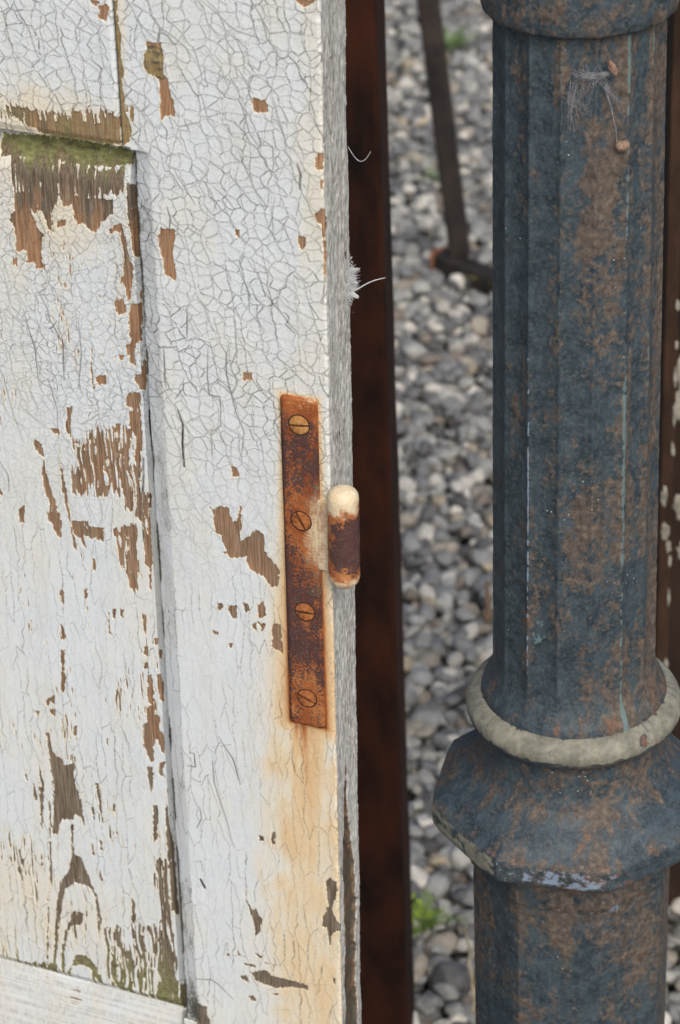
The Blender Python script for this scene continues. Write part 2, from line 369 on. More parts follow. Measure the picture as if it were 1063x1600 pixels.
# ------------------------------------------------------------------ chips and splits in the paint, tenths of a millimetre on the door face
CHIPS = [
('R',1,0.5,[-1021,1766,-990,1775,-969,1764,-990,1704,-1025,1705]),
('R',0.75,0.7,[-1059,1785,-989,1794,-1021,1766,-1051,1767]),
('S',0.95,0.6,[-957,1798,-936,1801,-935,1707,-921,1652,-927,1565,-919,1490,-930,1401,-923,1325,-918,1266,-900,1230,-909,1179,-942,1135,-958,1132,-956,1609]),
('R',0.55,1,[-1543,1266,-1481,1255,-1429,1252,-1398,1252,-1346,1244,-1284,1248,-1201,1250,-1182,1287,-1148,1273,-1096,1275,-1044,1292,-982,1306,-962,1299,-965,1131,-1035,1121,-1139,1115,-1305,1115,-1351,1124,-1370,1151,-1416,1164,-1488,1174,-1552,1170]),
('R',0.95,0.5,[-1425,1183,-1298,1201,-1192,1227,-1079,1223,-965,1260,-965,1131,-1035,1121,-1139,1115,-1305,1115,-1351,1124,-1370,1151,-1416,1164]),
('S',1,0.25,[-808,1631,-736,1634,-733,1606,-724,1581,-734,1496,-710,1475,-705,1423,-694,1377,-687,1312,-742,1302,-756,1275,-755,1348,-750,1388,-754,1465,-775,1479,-809,1491,-823,1508,-819,1570,-805,1587]),
('S',1,0.4,[-900,1323,-885,1320,-882,1286,-894,1255,-905,1268]),
('S',1,0.4,[-785,771,-719,761,-721,725,-734,672,-726,517,-777,540,-787,632,-796,672,-798,723]),
('P',0.9,0.6,[-1594,1063,-1338,1086,-1172,1081,-985,1078,-935,1061,-943,1009,-1075,979,-1201,970,-1348,968,-1496,966,-1604,960]),
('P',0.5,0.9,[-1538,975,-1346,994,-1200,980,-1075,979,-981,994,-982,892,-1035,879,-1138,816,-1297,812,-1348,773,-1454,714,-1538,742,-1549,855]),
('P',0.95,0.5,[-974,934,-933,930,-881,938,-884,619,-934,569,-955,576,-970,668,-978,790]),
('P',0.95,0.5,[-1424,823,-1343,835,-1137,837,-1042,842,-1047,769,-1093,720,-1139,661,-1160,662,-1200,692,-1233,677,-1244,748,-1252,783,-1291,756,-1308,810,-1352,720,-1349,626,-1380,637,-1401,712,-1432,728]),
('P',0.95,0.5,[-1537,805,-1456,818,-1455,703,-1439,643,-1404,612,-1422,519,-1413,430,-1462,427,-1465,453,-1509,451,-1504,505,-1559,502,-1554,619,-1584,651,-1551,709]),
('P',0.95,0.5,[-1046,717,-1003,730,-987,654,-972,552,-954,514,-980,350,-1007,335,-1008,409,-1028,427,-1010,535,-1021,690,-1070,661,-1074,687]),
('P',0.95,0.5,[-1071,334,-1022,348,-1015,301,-1027,277,-1064,276]),
('P',0.95,0.5,[-986,327,-927,349,-927,253,-986,243,-995,283]),
('P',0.95,0.5,[-934,411,-923,413,-922,339,-933,337]),
('P',0.95,0.5,[-1574,462,-1554,465,-1560,426,-1576,429]),
('P',0.95,0.5,[-1333,686,-1290,699,-1298,666,-1331,655]),
('P',0.95,0.5,[-996,307,-923,320,-938,157,-971,126,-978,12,-1008,19,-1023,79,-1027,116,-995,134,-1001,232]),
('P',0.95,0.5,[-1070,294,-1008,305,-1010,280,-1047,267]),
('P',0.95,0.5,[-951,55,-920,55,-920,-52,-936,-106,-967,-112,-989,-65,-993,-34,-955,-21]),
('P',0.95,0.5,[-1036,-131,-961,-117,-963,-187,-965,-394,-984,-502,-980,-633,-1008,-586,-1021,-483,-1002,-375,-1030,-329,-1031,-239,-1011,-222,-1047,-210]),
('S',1,0.3,[-315,1444,-259,1446,-249,1394,-308,1380,-324,1424]),
('S',1,0.3,[-29,1233,0,1235,-2,1167,-34,1160]),
('S',1,0.3,[-18,1113,-3,1116,-7,1073,-17,1075]),
('S',1,0.3,[-48,946,-7,982,-5,911,-34,912]),
('S',1,0.3,[-15,981,-3,977,3,714,-8,615,-14,892]),
('S',1,0.3,[-125,832,-87,834,-88,790,-109,768,-126,801]),
('S',1,0.3,[-424,815,-406,813,-410,785,-422,789]),
('S',1,0.3,[-104,1906,-23,1916,-46,1891,-80,1881]),
('P',0.15,1.05,[-1354,-276,-1341,-365,-1322,-439,-1294,-407,-1272,-455,-1247,-372,-1214,-352,-1162,-336,-1085,-307,-1011,-325,-1019,-457,-989,-582,-969,-657,-933,-689,-941,-838,-993,-849,-1041,-806,-1090,-776,-1099,-711,-1150,-708,-1190,-744,-1241,-741,-1251,-689,-1295,-766,-1371,-755,-1347,-603,-1328,-519,-1368,-383]),
('P',0.3,0.95,[-1219,-425,-1128,-394,-1092,-419,-1019,-457,-993,-635,-932,-676,-941,-838,-980,-847,-1041,-806,-1090,-776,-1102,-658,-1140,-560,-1199,-506]),
('P',0.3,0.95,[-1319,-570,-1255,-571,-1247,-635,-1275,-762,-1358,-752,-1368,-714]),
('P',0.85,0.6,[-1563,-487,-1500,-501,-1499,-567,-1488,-672,-1454,-813,-1431,-944,-1437,-1021,-1470,-1022,-1491,-957,-1508,-920,-1500,-823,-1524,-720,-1526,-666,-1506,-582,-1549,-551]),
('P',0.85,0.6,[-1410,-503,-1403,-588,-1390,-746,-1384,-920,-1357,-1079,-1382,-1071,-1396,-909,-1414,-805,-1421,-645,-1419,-538]),
('P',0.85,0.6,[-1389,-908,-1330,-895,-1276,-870,-1279,-911,-1202,-908,-1207,-991,-1259,-989,-1311,-987,-1310,-1069,-1338,-1006,-1376,-987]),
('P',0.85,0.6,[-993,-849,-948,-840,-954,-1058,-970,-1214,-986,-1203,-975,-1090,-1000,-1068]),
('P',0.85,0.6,[-1360,-277,-1334,-272,-1339,-364,-1362,-382]),
('P',0.45,0.9,[-1150,-911,-1031,-844,-1011,-934,-1024,-1254,-1100,-1230,-1107,-1134,-1137,-1099,-1165,-1037,-1128,-960]),
('P',1,0.35,[-1280,-1097,-1265,-1107,-1269,-1171,-1285,-1167]),
('P',1,0.35,[-1475,-1330,-1455,-1325,-1463,-1405,-1476,-1393]),
('P',1,0.35,[-1344,-1292,-1324,-1288,-1334,-1389,-1343,-1342]),
('P',1,0.35,[-1491,-1533,-1478,-1537,-1464,-1612,-1494,-1627]),
('P',1,0.35,[-1501,-1694,-1479,-1686,-1493,-1824,-1506,-1812]),
('P',1,0.35,[-1030,-1360,-1005,-1368,-1015,-1484,-1029,-1452]),
('P',1,0.35,[-1668,-913,-1636,-879,-1644,-977,-1671,-983]),
('P',1,0.35,[-1777,-759,-1751,-835,-1785,-849]),
('P',1,0.35,[-1203,58,-1206,-106,-1199,-143,-1208,-152,-1212,-44]),
('P',1,0.35,[-1195,-85,-1138,-68,-1140,-107,-1185,-128]),
('P',1,0.35,[-1454,-413,-1408,-404,-1411,-437,-1442,-430]),
('P',1,0.35,[-1147,-1360,-1128,-1362,-1134,-1420,-1148,-1402]),
('P',1,0.35,[-1191,-1370,-1174,-1373,-1178,-1430,-1191,-1426]),
('P',1,0.35,[-1032,-1559,-1012,-1554,-1018,-1599,-1031,-1595]),
('P',1,0.35,[-969,-1494,-950,-1490,-955,-1526,-971,-1530]),
('P',1,0.35,[-947,-1553,-931,-1556,-936,-1607,-950,-1604]),
('P',1,0.35,[-1216,-1404,-1209,-1530,-1220,-1526]),
('P',1,0.35,[-1061,53,-1037,52,-1044,31,-1059,32]),
('S',1,0.3,[-412,112,-373,119,-370,83,-416,68]),
('S',1,0.3,[-491,-394,-464,-388,-448,-443,-491,-452]),
('S',1,0.3,[-595,-1170,-564,-1163,-572,-1206,-593,-1211]),
('S',1,0.3,[-541,-1172,-494,-1161,-497,-1233,-516,-1237,-540,-1201]),
('S',1,0.3,[-460,-1135,-437,-1136,-426,-1175,-452,-1188]),
('S',1,0.3,[-628,-1333,-594,-1332,-597,-1353,-622,-1352]),
('S',1,0.3,[-554,-1392,-525,-1385,-539,-1412]),
('S',1,0.3,[-423,-1256,-400,-1237,-393,-1284]),
('S',1,0.3,[-557,-873,-539,-869,-546,-891]),
('S',0.95,0.45,[-632,-619,-590,-645,-557,-620,-508,-620,-498,-695,-471,-689,-465,-600,-448,-597,-452,-702,-462,-792,-415,-747,-381,-715,-343,-731,-339,-818,-267,-908,-273,-998,-310,-1017,-351,-962,-390,-953,-422,-936,-436,-875,-519,-901,-543,-845,-563,-779,-593,-768,-592,-680]),
('S',0.95,0.45,[-307,-1223,-267,-1213,-268,-1379,-321,-1354]),
('S',0.95,0.45,[-386,-1132,-356,-1107,-348,-1178,-382,-1204]),
('S',0.95,0.45,[-383,-1230,-353,-1234,-368,-1274]),
('P',1,0.4,[-1499,-1689,-1479,-1688,-1493,-1811,-1487,-1869,-1504,-1954,-1519,-1943,-1504,-1814]),
('P',1,0.4,[-1019,-1552,-1009,-1549,-1015,-1608,-1035,-1598]),
('P',1,0.4,[-946,-1555,-931,-1559,-936,-1610,-953,-1600]),
('P',1,0.4,[-1037,-1656,-1022,-1655,-1023,-1685,-1036,-1685]),
('P',1,0.4,[-1023,-1725,-1002,-1720,-995,-1878,-1003,-1902,-1029,-1894]),
('P',1,0.4,[-972,-1709,-948,-1704,-936,-1776,-944,-1868,-963,-1855]),
('P',1,0.4,[-1612,-2026,-1557,-1975,-1562,-2036,-1585,-2027,-1608,-2063]),
('P',1,0.4,[-1678,-2110,-1650,-2103,-1663,-2149]),
('P',1,0.4,[-1588,-2073,-1561,-2073,-1568,-2112,-1587,-2102]),
('P',1,0.4,[-1365,-2477,-1348,-2481,-1338,-2586,-1339,-2703,-1349,-2652,-1357,-2529]),
('P',1,0.4,[-1415,-2890,-1408,-2888,-1402,-2966,-1413,-2962]),
('P',1,0.4,[-1365,-2845,-1352,-2849,-1351,-2920,-1365,-2916]),
('P',1,0.4,[-1385,-3058,-1374,-3055,-1363,-3148,-1373,-3151]),
('P',1,0.4,[-1282,-2182,-1269,-2178,-1271,-2216,-1283,-2217]),
('P',1,0.4,[-1465,-2161,-1443,-2140,-1454,-2204,-1466,-2207]),
('P',1,0.4,[-1180,-2065,-1170,-2063,-1177,-2087]),
('P',1,0.4,[-1512,-2098,-1501,-2095,-1508,-2127]),
('P',1,0.4,[-1269,-2591,-1258,-2595,-1265,-2636,-1273,-2631]),
('P',1,0.4,[-1400,-2650,-1390,-2647,-1383,-2692,-1393,-2687]),
('P',0.95,0.5,[-1037,-1910,-1003,-1906,-999,-1952,-960,-1957,-973,-2027,-947,-2087,-953,-2193,-976,-2184,-995,-2114,-1018,-2165,-1009,-2238,-1024,-2272,-1050,-2249,-1057,-2190,-1075,-2165,-1071,-2037,-1043,-2015]),
('P',0.95,0.5,[-1060,-2296,-1025,-2287,-1030,-2372,-1050,-2477,-1051,-2385]),
('P',0.95,0.5,[-990,-2255,-955,-2239,-972,-2303,-959,-2345,-1000,-2318]),
('P',0.95,0.5,[-1040,-2535,-1012,-2528,-1025,-2749,-1055,-2804]),
('P',0.95,0.5,[-968,-2470,-951,-2526,-950,-2634,-923,-2767,-922,-3003,-929,-3133,-971,-3146,-976,-2860,-978,-2642]),
('P',0.45,0.9,[-1060,-2884,-990,-2872,-995,-2961,-985,-3022,-936,-3135,-909,-3160,-926,-3213,-954,-3222,-958,-3419,-948,-3498,-964,-3669,-897,-3732,-894,-3968,-978,-3944,-1121,-3939,-1079,-3706,-1090,-3642,-1053,-3497,-1040,-3134,-1067,-3014]),
('P',0.95,0.5,[-1629,-2231,-1601,-2227,-1607,-2304,-1587,-2353,-1547,-2373,-1539,-2409,-1483,-2394,-1478,-2331,-1462,-2342,-1486,-2441,-1472,-2530,-1457,-2603,-1444,-2709,-1445,-2819,-1460,-2745,-1496,-2715,-1511,-2767,-1568,-2775,-1600,-2831,-1611,-2882,-1645,-2892,-1620,-2632,-1618,-2445,-1628,-2310]),
('P',0.8,0.7,[-1688,-2441,-1676,-2460,-1665,-2582,-1679,-2727,-1732,-3223,-1722,-3074,-1709,-2862,-1707,-2671]),
('P',0.8,0.7,[-1765,-2477,-1763,-2546,-1765,-2578,-1771,-2548]),
('P',0.8,0.7,[-1727,-2567,-1709,-2688,-1730,-2693]),
('P',0.8,0.7,[-1645,-2514,-1634,-2730,-1667,-3221,-1700,-3362,-1752,-3917,-1768,-3922,-1696,-3229,-1665,-2897]),
('P',0.9,0.55,[-1514,-2990,-1479,-3005,-1439,-3130,-1405,-3242,-1386,-3384,-1391,-3451,-1408,-3390,-1426,-3248,-1451,-3190,-1529,-3189,-1590,-3247,-1621,-3372,-1657,-3549,-1690,-3778,-1684,-3896,-1722,-3908,-1687,-3558,-1653,-3315,-1622,-3191,-1565,-3110,-1544,-3023,-1527,-2795,-1510,-2790,-1523,-2969]),
('P',0.9,0.55,[-1528,-3368,-1493,-3383,-1507,-3470,-1566,-3487,-1599,-3548,-1632,-3692,-1647,-3884,-1669,-3891,-1663,-3719,-1627,-3540,-1592,-3462,-1565,-3388]),
('P',0.9,0.55,[-1566,-3689,-1507,-3671,-1453,-3721,-1417,-3829,-1381,-3937,-1409,-3929,-1446,-3838,-1485,-3765,-1542,-3758,-1588,-3780,-1628,-3930,-1657,-3922,-1618,-3790]),
('P',0.9,0.55,[-1308,-3393,-1292,-3397,-1312,-3779,-1330,-3784]),
('P',0.9,0.55,[-1378,-3481,-1364,-3485,-1345,-3621,-1360,-3625]),
('P',0.9,0.55,[-1351,-3606,-1330,-3616,-1322,-3816,-1344,-3823]),
('P',0.9,0.55,[-1206,-3191,-1184,-3209,-1186,-3356,-1208,-3380]),
('P',0.9,0.55,[-1477,-3763,-1456,-3773,-1458,-3893,-1479,-3882]),
('P',-0.1,1,[-1391,-3451,-1200,-3361,-1057,-3318,-1076,-3654,-1041,-3795,-1121,-3939,-1324,-3953,-1376,-3867]),
('P',0.2,1,[-1963,-3863,-1660,-3769,-1672,-3926,-1806,-3934,-1969,-3934]),
('P',0.35,0.9,[-1114,-3818,-908,-3685,-873,-3970,-1354,-3971,-1343,-3805,-1230,-3838]),
('S',0.95,0.4,[-821,-3759,-772,-3760,-757,-3890,-836,-3916]),
('S',0.95,0.4,[-507,-3445,-430,-3397,-390,-3425,-309,-3424,-188,-3426,-182,-3457,-256,-3464,-324,-3486,-366,-3507,-434,-3496,-474,-3492]),
('S',0.95,0.4,[-442,-3352,-307,-3342,-375,-3355]),
('S',0.95,0.4,[-563,-3487,-535,-3470,-516,-3514,-557,-3510]),
('S',0.95,0.4,[-527,-3608,-499,-3599,-477,-3633,-514,-3637]),
('S',0.95,0.4,[-475,-3305,-427,-3306,-448,-3329]),
('S',0.95,0.4,[-394,-3549,-356,-3540,-374,-3559]),
('S',0.95,0.4,[-648,-3366,-622,-3342,-627,-3376]),
('S',0.95,0.4,[-577,-3312,-557,-3339,-578,-3353]),
('S',0.95,0.4,[-546,-3392,-484,-3381,-471,-3401,-526,-3402]),
('S',0.95,0.4,[-520,-2893,-507,-2971,-471,-3024,-463,-2990,-432,-3060,-435,-3140,-470,-3191,-472,-3119,-492,-3046,-516,-2958]),
('S',0.95,0.4,[-353,-2478,-333,-2465,-351,-2599,-359,-2525]),
('S',0.95,0.4,[-427,-2522,-394,-2512,-402,-2553,-421,-2551]),
('S',0.95,0.4,[-72,-2718,-52,-2682,-13,-2701,-8,-2761,-43,-2880,-11,-2949,13,-3020,-19,-3014,-53,-3056,-54,-3119,-72,-3014,-98,-3006,-83,-2923,-62,-2870]),
('S',0.95,0.4,[-52,-3327,-25,-3334,-33,-3385]),
('S',0.95,0.4,[-73,-3094,-55,-3167,-62,-3169]),
]
SPLITS = [
('S',0.9,[-778,1755,-735,1705,-743,1638]),
('S',0.9,[-718,1828,-721,1772]),
('S',0.9,[-756,1275,-728,1235,-736,1195]),
('S',0.9,[-748,874,-734,815,-744,762]),
('S',0.7,[-778,1753,-736,1708,-676,1677,-620,1628,-570,1566]),
('S',0.7,[-580,1485,-548,1397,-529,1307,-478,1245,-458,1154]),
('S',0.7,[-307,1880,-264,1808,-244,1722,-200,1673,-208,1593]),
('S',0.7,[-539,1851,-471,1804,-382,1738,-244,1711]),
('S',0.7,[-526,1629,-459,1559,-427,1472]),
('S',0.7,[-388,1580,-311,1465]),
('S',0.7,[-371,1423,-341,1288,-296,1225]),
('S',0.7,[-294,1272,-231,1235,-228,1154,-241,1105]),
('S',0.7,[-392,1188,-359,1098,-310,999]),
('S',0.7,[-519,1002,-449,953,-414,911]),
('S',0.7,[-224,1443,-187,1334,-167,1210]),
('S',0.7,[-577,1041,-532,976,-512,895]),
('S',0.7,[-703,1057,-653,981,-608,904]),
('S',0.7,[-232,1000,-242,891,-233,784]),
('S',0.7,[-419,642,-374,539,-372,427]),
('S',0.7,[-394,1725,-351,1630,-354,1550]),
('S',1.3,[-122,1170,-105,1126,-113,1056]),
('S',1,[1,894,3,702,-12,528]),
('S',1.6,[-750,-146,-727,-211,-732,-314,-731,-443]),
('S',0.9,[-806,161,-803,51,-805,-37]),
('S',0.9,[-760,-91,-713,-20]),
('S',0.9,[-583,203,-592,65,-587,-33,-533,-35,-534,-186,-584,-227,-584,-348]),
('S',0.9,[-545,367,-516,239,-488,196,-493,84,-452,-94,-414,-200,-431,-330]),
('S',0.9,[-674,392,-688,232]),
('S',0.9,[-473,131,-440,217,-445,373]),
('P',0.9,[-1547,209,-1501,16,-1493,-187]),
('P',0.9,[-1682,-158,-1649,-360,-1610,-510]),
('P',0.9,[-1422,206,-1347,57,-1362,-136]),
('P',0.9,[-1261,198,-1255,36,-1282,-159]),
('P',0.9,[-1606,-312,-1546,-366,-1497,-395]),
('P',0.9,[-1444,-139,-1406,-299,-1412,-457]),
('P',0.9,[-1752,-632,-1707,-717,-1709,-813]),
('P',0.7,[-1634,398,-1606,218,-1536,144]),
('P',0.7,[-1465,330,-1414,219,-1413,166]),
('P',0.7,[-1287,393,-1283,297]),
('P',0.7,[-1246,357,-1230,285]),
('P',1.1,[-1463,981,-1488,761,-1498,453]),
('P',1.1,[-1209,999,-1229,709]),
('P',1.1,[-1383,993,-1394,724,-1360,624]),
('P',1.1,[-1115,922,-1131,704]),
('P',1.5,[-970,-473,-970,-578,-985,-713,-988,-984]),
('P',1.5,[-923,-205,-924,-334,-917,-423]),
('P',1.5,[-907,-460,-921,-594]),
('S',0.9,[-805,-2187,-758,-2182,-761,-2101,-780,-2099]),
('S',0.9,[-795,-2795,-760,-2777,-750,-2845]),
('S',0.9,[-834,-3588,-735,-3565,-694,-3585,-614,-3659]),
('S',0.9,[-624,-1962,-550,-2075,-517,-2229]),
('S',0.9,[-663,-2119,-663,-2253,-611,-2435,-573,-2638]),
('S',0.9,[-750,-2428,-740,-2501,-770,-2571]),
('S',1.8,[-770,-2898,-748,-2951]),
('S',0.3,[-614,-1968,-521,-2224]),
('S',0.3,[-665,-2069,-655,-2290,-576,-2617]),
('S',0.3,[-453,-1810,-426,-2124]),
('S',0.3,[-497,-2277,-520,-2373,-497,-2473]),
('S',0.3,[-411,-1713,-378,-1848,-354,-1893]),
('S',0.3,[-377,-3651,-274,-3626]),
('S',0.3,[-187,-3415,-66,-3388]),
]

# ------------------------------------------------------------------ door: wear fields in millimetres on the door's face
# u = across (0 at the hinge-side front arris, negative to the left), v = up, w = out of the face
UF0, VF0, VF1, H = -213.84, -436.0, 200.0, 0.33
us = np.concatenate([np.arange(-420, UF0 - 1, 2.0), np.arange(UF0, 0.01, H)])
vs = np.concatenate([np.arange(-871, VF0 - 1, 3.0), np.arange(VF0, VF1 + .01, H), np.arange(VF1 + 3, 241, 3.0)])
U, V = np.meshgrid(us, vs, indexing='ij')
RAIL_V, SILL_V, JOINT_U, BEV_U, PAN_U = 112.0, -389.0, -95.4, -82.0, -91.2
in_panel = (U < PAN_U) & (V < RAIL_V + 1) & (V > SILL_V)
in_rail = (U < JOINT_U) & (V >= RAIL_V)
in_sill = (U < PAN_U) & (V <= SILL_V)
in_stile = ~(in_panel | in_rail | in_sill)
warp = vnoise(U, V, 6, 14, 5) * 1.2
grain = .62*vnoise(U + warp, V, 1.0, 13, 6) + .38*vnoise(U + warp*1.3, V, .55, 5, 8) + .25*vnoise(U, V, 4, 30, 9)
block = .6*cellnoise(U + .5*vnoise(U, V, 3, 3, 12), V + .6*vnoise(U, V, 3, 3, 13), 1.3, 2.3, 14) + .4*vnoise(U, V, 1.0, 1.6, 15)
KIND = {'P': in_panel, 'R': in_rail, 'S': in_stile}

bare = np.full(U.shape, -1.2)
for kind, dens, amp, pts in CHIPS:
    pu = np.array(pts[0::2])/10.0; pv = np.array(pts[1::2])/10.0
    i0 = np.searchsorted(us, pu.min() - 4); i1 = np.searchsorted(us, pu.max() + 4)
    j0 = np.searchsorted(vs, pv.min() - 4); j1 = np.searchsorted(vs, pv.max() + 4)
    if i1 <= i0 or j1 <= j0: continue
    s_ = np.s_[i0:i1, j0:j1]
    sd_ = poly_sd(pu, pv, U[s_], V[s_])
    nz = grain[s_]*1.0 + block[s_]*.25 if amp >= .8 else grain[s_]*.62 + block[s_]*.6
    big = (pu.max() - pu.min())*(pv.max() - pv.min())
    if kind == 'P' and big > 110 and dens > .5 and amp < .8: dens -= .26
    if amp >= .8: sd_ = sd_ + 2.0*vnoise(U[s_], V[s_], .9, 14, 17) + 1.2*vnoise(U[s_], V[s_], 2.6, 9, 18) - .2; dens += .14
    e = np.clip(sd_/1.3, -1.3, 1) + (dens - 1)*1.0 + (amp + .2)*1.25*nz
    e = np.where(sd_ < -2.2, -1.2, e)
    bare[s_] = np.maximum(bare[s_], np.where(KIND[kind][s_], e, -1.2))
# a few stray flakes lost along the grain low on the panel, and along the arrises
low = sstep(-180, -330, V)*in_panel
fle = .7*vnoise(U + warp*.5, V, .75, 7, 27) + .3*vnoise(U, V, .5, 3, 28) + .45*vnoise(U, V, 16, 40, 29)
bare = np.maximum(bare, np.where(in_panel & (V < 60), fle*1.5 - 1.36 + .22*sstep(-120, -330, V), -1.2))
bare = np.maximum(bare, low*(grain*1.3 - .95 + .5*vnoise(U, V, 18, 40, 21)) + (1 - low)*-1.2)
bare = np.maximum(bare, in_sill*(.9*vnoise(U, V, 14, .7, 23) + .5*vnoise(U, V, 5, 5, 24) - 1.02) + ~in_sill*-1.2)

# --- crackle: cracks grown step by step, each stopping where it meets an older one
CG = 0.4
cw, ch = int((0 - UF0)/CG) + 2, int((VF1 - VF0)/CG) + 2
occ = np.zeros((cw, ch), np.int32)
PTS = []
def region(u, v):
    return 'P' if (u < PAN_U and SILL_V < v < RAIL_V) else ('R' if (u < JOINT_U and v >= RAIL_V) else ('X' if v <= SILL_V and u < PAN_U else 'S'))
cid = 0
def grow(u, v, ang, maxlen, curv, inten, pull, gap=1):
    """one crack, out from its middle in both directions"""
    global cid
    cid += 1
    reg = region(u, v); got = []
    k0 = random.gauss(0, curv)
    for sgn in (1, -1):
        x, y, a, L = u, v, ang + (0 if sgn == 1 else math.pi), 0.0
        lim = maxlen*random.uniform(.4, .6); k = k0
        while L < lim:
            if random.random() < .12: a += random.gauss(0, .35)
            a += k*.4
            a += .10*math.sin(pull + (0 if sgn == 1 else math.pi) - a)
            x += math.cos(a)*.4; y += math.sin(a)*.4; L += .4
            i = int((x - UF0)/CG); j = int((y - VF0)/CG)
            if not (0 <= i < cw and 0 <= j < ch) or region(x, y) != reg: break
            o = occ[i, j]
            if o and o != cid:
                got.append((x, y, inten)); break
            occ[i, j] = cid
            got.append((x, y, inten*min(1, (lim - L)/3 + .45)))
    PTS.extend(got)
def zone(u, v):
    """(spacing, vertical preference, strength)"""
    up = 1/(1 + math.exp(-(v + 55)/28))
    if u < PAN_U and v < RAIL_V: return 1.5 + (1 - up)*1.6, .5 + .4*(1 - up), .34 + .5*up
    if u < JOINT_U: return 1.9, .45, .62
    return 1.7 + (1 - up)*1.5, .5 + .25*(1 - up), .36 + .5*up
for kind, wd, pts in SPLITS:           # the longest splits, as they run on the door
    p = np.array(pts, float).reshape(-1, 2)/10
    cid += 1
    ln = np.concatenate([[0], np.cumsum(np.hypot(*np.diff(p, axis=0).T))])
    s_ = np.arange(0, ln[-1], .35)
    x = np.interp(s_, ln, p[:, 0]) + .35*np.cumsum(rng.normal(0, .3, len(s_)))*.3; y = np.interp(s_, ln, p[:, 1])
    for a, b, q in zip(x, y, s_/ln[-1]):
        i = int((a - UF0)/CG); j = int((b - VF0)/CG)
        if 0 <= i < cw and 0 <= j < ch:
            occ[i, j] = cid
            PTS.append((a, b, min(1.6, wd*(.65 + 1.4*q*(1 - q)))))
            if wd > 1.2: PTS.append((a + .4, b, wd*.8))
for _ in range(0):
    u = random.uniform(UF0, 0); v = random.uniform(VF0, VF1); r = region(u, v)
    if r == 'X': continue
    sp, vp, st = zone(u, v)
    base = math.pi/2 + (random.gauss(.28, .3) if r == 'S' and v > 20 else random.gauss(0, .18))
    grow(u, v, base, random.uniform(22, 80), .03, st*random.uniform(.7, 1.1), base)
def flakes(Uf, Vf, su, sv, seed):
    """distance to the nearest joint between flakes (mm), that joint's own random number, the flake's own random number"""
    r = np.random.default_rng(seed); n = 257
    jx = r.uniform(.06, .94, (n, n)).astype(np.float32); jy = r.uniform(.06, .94, (n, n)).astype(np.float32); hh = r.random((n, n)).astype(np.float32)
    x = Uf/su + 300; y = Vf/sv + 300
    xi = np.floor(x).astype(int); yi = np.floor(y).astype(int)
    d1 = np.full(Uf.shape, 1e9, np.float32); d2 = d1.copy()
    p1x = np.zeros_like(d1); p1y = p1x.copy(); p2x = p1x.copy(); p2y = p1x.copy(); h1 = p1x.copy(); h2 = p1x.copy()
    for a in (-1, 0, 1):
        for b in (-1, 0, 1):
            ia, ib = (xi + a) % n, (yi + b) % n
            px = ((xi + a + jx[ia, ib] - x)*su).astype(np.float32); py = ((yi + b + jy[ia, ib] - y)*sv).astype(np.float32)
            h = hh[ia, ib]; k = sv/su
            d = px*px*k + py*py/k
            c = d < d1; e = ~c & (d < d2)
            for o, n_ in ((p2x, p1x), (p2y, p1y), (h2, h1), (d2, d1)): o[c] = n_[c]
            for o, n_ in ((p1x, px), (p1y, py), (h1, h), (d1, d)): o[c] = n_[c]
            for o, n_ in ((p2x, px), (p2y, py), (h2, h), (d2, d)): o[e] = n_[e]
    k = sv/su
    g = 2*np.hypot((p1x - p2x)*k, (p1y - p2y)/k) + 1e-6
    return (d2 - d1)/g, np.modf((h1 + h2)*37.7)[0], h1, np.abs(p1x - p2x)/(np.hypot(p1x - p2x, p1y - p2y) + 1e-6), -p1y
crack = np.zeros(U.shape, np.float32)
iu0 = int(np.searchsorted(us, UF0 - .01)); iv0 = int(np.searchsorted(vs, VF0 - .01))
nuF = len(us) - iu0; nvF = int(round((VF1 - VF0)/H)) + 1
cr_ = np.zeros((nuF + 4, nvF + 4), np.float32)
pp = np.array(PTS)
gi = (pp[:, 0] - UF0)/H + 2; gj = (pp[:, 1] - VF0)/H + 2
for di in (-1, 0, 1, 2):
    for dj in (-1, 0, 1, 2):
        a = np.floor(gi).astype(int) + di; b = np.floor(gj).astype(int) + dj
        d = np.hypot(a - gi, b - gj)*H
        ok = (a >= 0) & (b >= 0) & (a < cr_.shape[0]) & (b < cr_.shape[1])
        np.maximum.at(cr_, (a[ok], b[ok]), (pp[:, 2]*np.clip(1.15 - d/(.30 + .22*pp[:, 2]), 0, 1))[ok])
crack[iu0:, iv0:iv0+nvF] = cr_[2:2+nuF, 2:2+nvF]
Uf, Vf = U[iu0:, iv0:iv0+nvF], V[iu0:, iv0:iv0+nvF]
wu = Uf + 1.1*vnoise(Uf, Vf, 5, 5, 32) + .18*vnoise(Uf, Vf, 1.6, 1.6, 33); wv = Vf + 1.1*vnoise(Uf, Vf, 5, 5, 34) + .18*vnoise(Uf, Vf, 1.6, 1.6, 35)
sk = wu + .13*wv                                          # the long cracks on the stile lean
upz = sstep(-130, 0, Vf + 18*vnoise(Uf, Vf, 30, 30, 36)); pz = (Uf < PAN_U) & (Vf < RAIL_V)
vst = sstep(140, -40, Vf); lvl = np.zeros(Uf.shape, np.float32); lift = np.zeros(Uf.shape, np.float32)
gap_ = sstep(-.35, .25, vnoise(Uf, Vf, 9, 26, 37))
